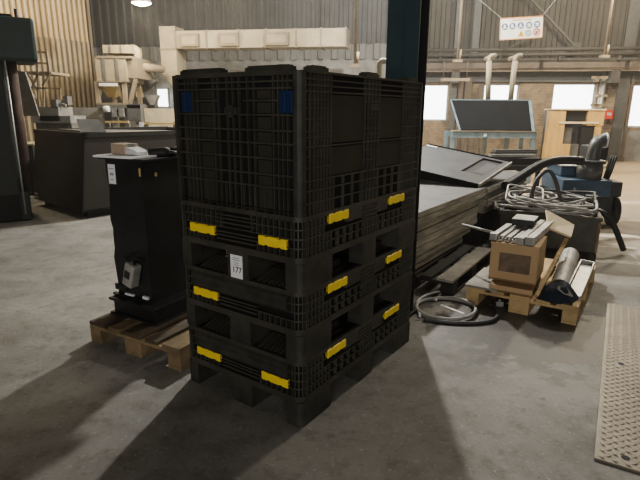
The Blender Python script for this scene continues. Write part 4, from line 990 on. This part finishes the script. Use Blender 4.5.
# diagonal bracing high on the wall
t, x = wthing('wind_brace', 'dark diagonal steel brace falling to the right behind the hanging sign', 'brace', 560, .3)
a, b = wl(541, 12, .3), wl(576, 47, .3); MB().bar((a[0]-x-1.5, 0, a[1]+1.5), (b[0]-x, 0, b[1]), .07).build('angle_bar', 'dark_rail', t); MB().box(b[0]-x-.12, b[0]-x+.12, -.02, .02, b[1]-.12, b[1]+.12).build('gusset', 'dark_rail', t)
t, x = wthing('wind_brace', 'dark diagonal steel brace falling to the left below the hanging sign', 'brace', 510, .3)
a, b = wl(528, 38, .3), wl(493, 57, .3); MB().bar((a[0]-x, 0, a[1]), (b[0]-x, 0, b[1]), .05).build('angle_bar', 'dark_rail', t); MB().box(b[0]-x-.1, b[0]-x+.1, -.02, .02, b[1]-.1, b[1]+.1).build('gusset', 'dark_rail', t)
# red alarm box and shelves on posts
t, x = wthing('alarm_box', 'small red alarm box on the wall right of the plywood cabinet', 'alarm', 607, .35)
wbox(MB(), 606, 110, 612.5, 119, .35, .16, x).build('case', 'red_box', t); wbox(MB(), 607.2, 112.5, 611.3, 115.5, .36, .02, x).build('front_label', 'white_paper', t)
for i, (p0, p1, py, lab) in enumerate(((592, 608, 77.5, 'short pale bracket arm high on the grey pipe'), (591, 613, 105, 'short pale bracket arm just above the plywood cabinet'))):
    t, x = wthing('pipe_bracket', lab, 'bracket', 600, .42, 'pale arms on the pipe')
    wbox(MB(), p0, py-1.3, p1, py+1.3, .42, .06, x).build('arm', 'tan_steel', t); wbox(MB(), p0+4, py-1, p0+7, py+4, .42, .2, x).build('clip', 'tan_steel', t)
# hanging power drops: long rod, small cross arm
def drop(label, px, py1, Y, w):
    b = at(px, py1, Y); t = thing('power_drop', label, 'cable drop', (b.x, Y, b.z), 0, 'hanging power drops')
    top_z = 6.95-b.z
    MB().cyl((0, 0, .02), (0, 0, top_z), .032).build('rod', 'tan_steel', t)
    MB().box(-w/2, w/2, -.05, .05, -.04, .02).build('cross_arm', 'tan_steel', t)
    MB().cyl((w*.25, 0, .02), (w*.3, 0, .25), .03).build('hook', 'tan_steel', t); return t
drop('pale hanging rod ending in a short cross arm, left of the teal column', 355, 65.5, 10.5, .18)
drop('thin hanging rod ending above the crane beam, right of the teal column', 457.5, 60.5, 13.0, .22)
drop('thin hanging rod in the upper right, right of the hanging sign', 604.5, 56, 13.0, .22)
t = thing('swing_bracket', 'small pale trapeze shelf hanging below the crane beam, left of the trough', 'shelf', at(455, 80, 12.9))
MB().box(-.33, .33, -.1, .1, -.03, .04).build('shelf', 'tan_steel', t)
zz = at(455, 62, 12.9).z-at(455, 80, 12.9).z
for s in (-.28, .28): MB().cyl((s, 0, .04), (s, 0, zz), .012).build('hanger', 'dark_rail', t)
cc = [at(379.5, 82, 8.5), at(379.5, 66, 8.5), at(380.2, 62.5, 8.5), at(382.5, 61, 8.5), at(386, 61, 8.5), at(392, 61, 8.5)]
a = at(379.5, 82, 8.5)
tag(MB().tube([(a.x, 8.5, 0.), tuple(a)]+spline(cc, 6)[1:], .045, 12).build('bent_pipe', 'cream_metal'), 'cream pipe with a bent top beside the teal column', 'pipe')
# ------------------------------------------------------------------ hanging sign
a, b = at(499.5, 40, 11), at(543.5, 15.5, 11)
SX, SZ = .86, .42
sg = thing('safety_sign', 'white rectangular safety sign with symbols hanging from wires at upper right', 'sign', at(521.5, 28, 11), 0)
sg.rotation_euler = (0, R(-3.6), R(0))
MB().box(-SX/2, SX/2, 0, .015, -SZ/2, SZ/2).build('board', 'sign_white', sg)
MB().box(-SX/2, SX/2, -.004, 0, SZ/2-.018, SZ/2).box(-SX/2, SX/2, -.004, 0, -SZ/2, -SZ/2+.018).box(-SX/2, -SX/2+.012, -.004, 0, -SZ/2, SZ/2).box(SX/2-.012, SX/2, -.004, 0, -SZ/2, SZ/2).build('border', 'sign_orange', sg)
MB().box(-.20, .20, -.004, -.0005, .147, .165).build('heading', 'sign_orange', sg)
def disc(mb, x, z, r, r2=0, n=24, y=-.004):
    o = len(mb.v)
    if r2:
        vs = [(x+q*math.cos(2*math.pi*k/n), y, z+q*math.sin(2*math.pi*k/n)) for q in (r2, r) for k in range(n)]
        mb.add(vs, [(k, (k+1) % n, n+(k+1) % n, n+k) for k in range(n)])
    else: mb.add([(x+r*math.cos(2*math.pi*k/n), y, z+r*math.sin(2*math.pi*k/n)) for k in range(n)], [tuple(range(n))])
    return mb
for k, (px, pz_) in enumerate(((-.34, .045), (-.185, .045), (-.02, .05), (.15, .05), (.31, .055))):
    s = disc(MB(), px, pz_, .062).build('mandatory_symbol', 'sign_blue', sg)
    w = disc(MB(), px, pz_+.016, .020, y=-.005); w.box(px-.034, px+.034, -.0055, -.005, pz_-.036, pz_-.006)
    if k == 1: w.box(px-.03, px-.012, -.0055, -.005, pz_-.01, pz_+.04)
    if k in (3, 4): w.box(px-.045, px+.045, -.0055, -.005, pz_+.006, pz_+.02)
    w.build('pictogram', 'sign_white', s)
s = disc(MB(), .14, -.10, .062).build('mandatory_symbol', 'sign_blue', sg); disc(disc(MB(), .14, -.10, .048, .034, y=-.005), .14, -.10, .02, y=-.005).build('pictogram', 'sign_white', s)
MB().add([(-.075, -.004, -.155), (.055, -.004, -.155), (-.01, -.004, -.045)], [(0, 1, 2)]); w = MB(); w.add([(-.075, -.004, -.155), (.055, -.004, -.155), (-.01, -.004, -.045)], [(0, 1, 2)]); w = w.build('warning_triangle', 'sign_yellow', sg)
MB().box(-.016, -.004, -.0055, -.005, -.125, -.085).box(-.016, -.004, -.0055, -.005, -.146, -.135).build('exclamation_mark', 'ink', w)
s = disc(MB(), .305, -.09, .070, .052).build('prohibition_ring', 'sign_red', sg); MB().bar((.265, -.0045, -.13), (.345, -.0045, -.05), .003, .014).build('slash', 'sign_red', s); MB().box(.285, .322, -.0042, -.0036, -.12, -.07).build('pictogram', 'sign_blue', s)
for sx, px, py in ((-SX/2+.02, 470, -14), (SX/2-.02, 572, -14)):
    q = at(px, py, 11); e = Vector((sx, .005, SZ/2)); f = q-Vector(sg.location); f2 = e+(f-e)*3.2
    MB().cyl(e, f2, .006, n=6).build('wire', 'zinc', sg)

# ------------------------------------------------------------------ trough rack
YT = 11.0
tr = thing('trough_rack', 'blue-grey steel rack holding a tilted dark panel before the rear windows', 'rack', (3.62, YT, 0), R(-1))
MB().plate([(-.86, .10, 1.68), (.74, .10, 1.68), (.72, -.30, 1.09), (-.72, -.30, 1.09)], .02).build('tilted_panel', 'trough_dark', tr)
MB().box(-.88, .80, .09, .15, 1.66, 1.715).build('top_rail', 'trough_frame', tr)
MB().hexa([(.73, -.31, 1.07), (.79, -.31, 1.07), (.80, .15, 1.07), (.76, .15, 1.07)], [(.74, .06, 1.70), (.80, .06, 1.70), (.82, .15, 1.70), (.78, .15, 1.70)]).build('end_cheek', 'trough_frame', tr)
MB().bar((-.87, .1, 1.68), (-.74, -.3, 1.09), .03).build('end_strut', 'trough_frame', tr)
MB().box(-.92, .82, -.36, -.28, .94, 1.065).build('front_beam', 'trough_frame', tr); MB().box(-.92, .82, .3, .36, .94, 1.05).build('rear_beam', 'trough_frame', tr)
MB().box(-.90, .80, -.38, -.10, 1.066, 1.082).build('ledge', 'tan_steel', tr)
MB().box(-.26, -.20, -.366, -.36, .97, 1.03).build('notice', 'white_paper', tr)
for x in (-.88, .77):
    MB().box(x-.035, x+.035, -.35, -.28, 0, .94).build('leg', 'trough_frame', tr); MB().box(x-.035, x+.035, .29, .36, 0, .94).build('leg', 'trough_frame', tr)
MB().box(-.66, -.58, .25, .33, 0, .94).build('leg', 'post_wood', tr)
# two pale pipes rising from the rack
for x0, x1, lab in ((488.5, 488, 'left pale pipe rising behind the tilted dark panel'), (513, 510.5, 'right pale pipe rising behind the tilted dark panel')):
    a, b = at(x1, 100, 11.3), at(x0+2 if x0 > 500 else x0+.5, 61, 11.3)
    t = thing('riser_pipe', lab, 'pipe', (a.x, 11.3, 0), 0, 'pale riser pipes')
    MB().cyl((0, 0, .0), (0, 0, a.z), .05).build('lower_tube', 'trough_frame', t)
    MB().cyl((0, 0, a.z), (b.x-a.x, 0, b.z), .055).build('upper_tube', 'cream_metal', t)
    MB().tube(spline([(b.x-a.x, 0, b.z), (b.x-a.x+.01, 0, b.z+.05), (b.x-a.x+.05, 0, b.z+.10), (b.x-a.x+.15, .15, b.z+.12), (b.x-a.x+.2, .9, b.z+.12)], 5), .05, 12).build('bend', 'cream_metal', t)
# rails bundle behind the tilted plate
for k in range(4):
    a, b = at(488+k*2, 158-k*2.2, 8.0+.12*k), at(534+k*.5, 158-k*2.4, 8.6+.12*k)
    tag(MB().bar(a, b, .07, .05).build('dark_rail_length', ('machine_dark', 'rail_grey', 'machine_dark', 'mid_grey')[k]), ['nearest dark rail behind the tilted slotted plate', 'pale rail, second behind the tilted slotted plate', 'third dark rail behind the tilted slotted plate', 'rearmost grey rail behind the tilted slotted plate'][k], 'rail', 'rails behind the tilted plate')
o = thing('rail_rack', 'dark low rack carrying loose rails behind the tilted plate', 'rack', (at(510, 160, 8.5).x, 8.5, 0), R(5))
MB().box(-.5, .45, -.25, .45, .55, .62).build('shelf', 'machine_dark', o)
zr = at(488, 158, 8).z
MB().box(-.5, .45, -.25, .45, .62, .635).build('tray', 'mid_grey', o)
for x in (-.45, .40):
    for y in (-.2, .4): MB().box(x-.03, x+.03, y-.03, y+.03, 0, .55).build('leg', 'machine_dark', o)
MB().box(-.49, .44, -.22, .42, .635, .74).build('contents', 'dark_panel', o)
# ------------------------------------------------------------------ plywood cabinet
YC = 14.6
a, b = at(545.5, 160, YC), at(605, 109, YC)
cb = thing('plywood_cabinet', 'plywood-fronted cabinet with dark openings against the rear wall at right', 'cabinet', ((a.x+b.x)/2, YC, 0), R(-4))
w2 = (b.x-a.x)/2; z1 = b.z; s = 2*w2/60.
def cbx(x0, y0, x1, y1, d0, d1): # photo px relative to the cabinet front
    return MB().box(-w2+(x0-545.5)*s, -w2+(x1-545.5)*s, d0, d1, max(0.002, (160-y1)*z1/51), (160-y0)*z1/51)
cbx(546, 110, 604, 160, .25, .45).build('carcass', 'machine_dark', cb)
cbx(545.5, 111, 563, 141, 0, .25).build('front_panel', 'plywood', cb); cbx(545, 141, 572, 158, 0, .25).build('front_panel', 'plywood', cb)
cbx(587, 110, 605, 124, 0, .25).build('front_panel', 'plywood', cb); cbx(597, 124, 604, 140, .02, .25).build('side_panel', 'plywood', cb)
cbx(563, 109.5, 587, 120, .10, .25).build('hatch', 'dark_panel', cb)
cbx(583, 125, 596.5, 158, .05, .25).build('door_leaf', 'dark_panel', cb)
cbx(556, 120.5, 600, 122.3, -.03, .02).build('rail', 'plywood_pale', cb)
cbx(565, 126, 574, 141, .12, .25).build('motor', 'mid_grey', cb)
cbx(545, 109, 606, 110.3, -.03, .45).build('top_board', 'plywood_pale', cb)
MB().cyl((w2-.02, -.03, z1*.42), (w2-.02, .05, z1*.42), .06).build('knob', 'ink', cb)
cbx(572, 141, 583, 158, .10, .25).build('door_leaf', 'mid_grey', cb)
# ------------------------------------------------------------------ lamps and light
def lamp(label, p, power, colr, r=.25, bell=True):
    t = thing('high_bay_lamp', label, 'lamp', p, 0, 'high bay lamps')
    prof = [(.05, .42), (.07, .40), (.08, .28), (.14, .22), (.20, .10), (.23, .0)]
    m_ = MB(); n = 24; vs = [(q*math.cos(2*math.pi*k/n), q*math.sin(2*math.pi*k/n), z) for q, z in prof for k in range(n)]
    m_.add(vs, [(i*n+k, i*n+(k+1) % n, (i+1)*n+(k+1) % n, (i+1)*n+k) for i in range(len(prof)-1) for k in range(n)], True)
    m_.build('shade', 'lamp_metal', t)
    bulb = MB(); disc(bulb, 0, 0, .21); bl = MB(); bl.add([(x, z, -.005) for x, y, z in bulb.v], [tuple(range(len(bulb.v)))]); bl.tube([(0, 0, .0), (0, 0, -.03), (0, 0, -.06)], [.20, .17, .06], 16)
    bl.build('diffuser', 'lamp_glow', t)
    MB().cyl((0, 0, .42), (0, 0, 6.98-p[2]), .02).build('stem', 'dark_rail', t)
    l = bpy.data.lights.new('lamp_light', 'POINT'); l.energy = power; l.color = colr; l.shadow_soft_size = r
    lo = bpy.data.objects.new('lamp_light', l); col.objects.link(lo); lo.location = (p[0], p[1], p[2]-.35)
WARM = (1., .84, .60); NEUT = (1., .97, .91)
lamp('lit high bay lamp in view at the top left, near the corrugated partition', at(141.5, 3, 13), 260, WARM)
lamp('high bay lamp hanging over the duct, just above the view', at(233, -8, 12.2), 150, WARM)
lamp('high bay lamp high above the aisle behind the crate stack', Vector((.95, 9.8, 5.6)), 2000, NEUT, .12)
lamp('high bay lamp above the bay at the right rear', Vector((7.2, 12.0, 5.2)), 800, WARM)
lamp('high bay lamp above the aisle in front of the hanging sign', Vector((4.2, 7.6, 5.9)), 420, NEUT)
lamp('high bay lamp above the partition on the left', Vector((-8.2, 11.4, 5.6)), 420, WARM)
def area(p, target, size, power, colr):
    l = bpy.data.lights.new('fill_light', 'AREA'); l.energy = power; l.size = size; l.color = colr
    o = bpy.data.objects.new('fill_light', l); col.objects.link(o); o.location = p
    o.rotation_euler = (Vector(target)-Vector(p)).to_track_quat('-Z', 'Y').to_euler()
area((-.5, -6.5, 2.6), (.3, 4, 1.0), 5, 330, (1., .97, .92))  # added fill behind the camera, brightens the faces turned towards it
wd = bpy.data.worlds.new('world'); scene.world = wd; wd.use_nodes = True
bgn = wd.node_tree.nodes['Background']; bgn.inputs[0].default_value = (.75, .72, .66, 1); bgn.inputs[1].default_value = .03
HAZE = .0045
if HAZE:
    vs_ = wd.node_tree.nodes.new('ShaderNodeVolumeScatter'); vs_.inputs['Color'].default_value = (.92, .90, .86, 1); vs_.inputs['Density'].default_value = HAZE
    vs_.inputs['Anisotropy'].default_value = .2
    wd.node_tree.links.new(vs_.outputs[0], wd.node_tree.nodes['World Output'].inputs['Volume'])
scene.cycles.use_denoising = True
scene.cycles.max_bounces = 6; scene.cycles.volume_bounces = 0
scene.view_settings.view_transform = 'AgX'
scene.view_settings.look = 'AgX - Medium High Contrast'
scene.view_settings.exposure = 0.0
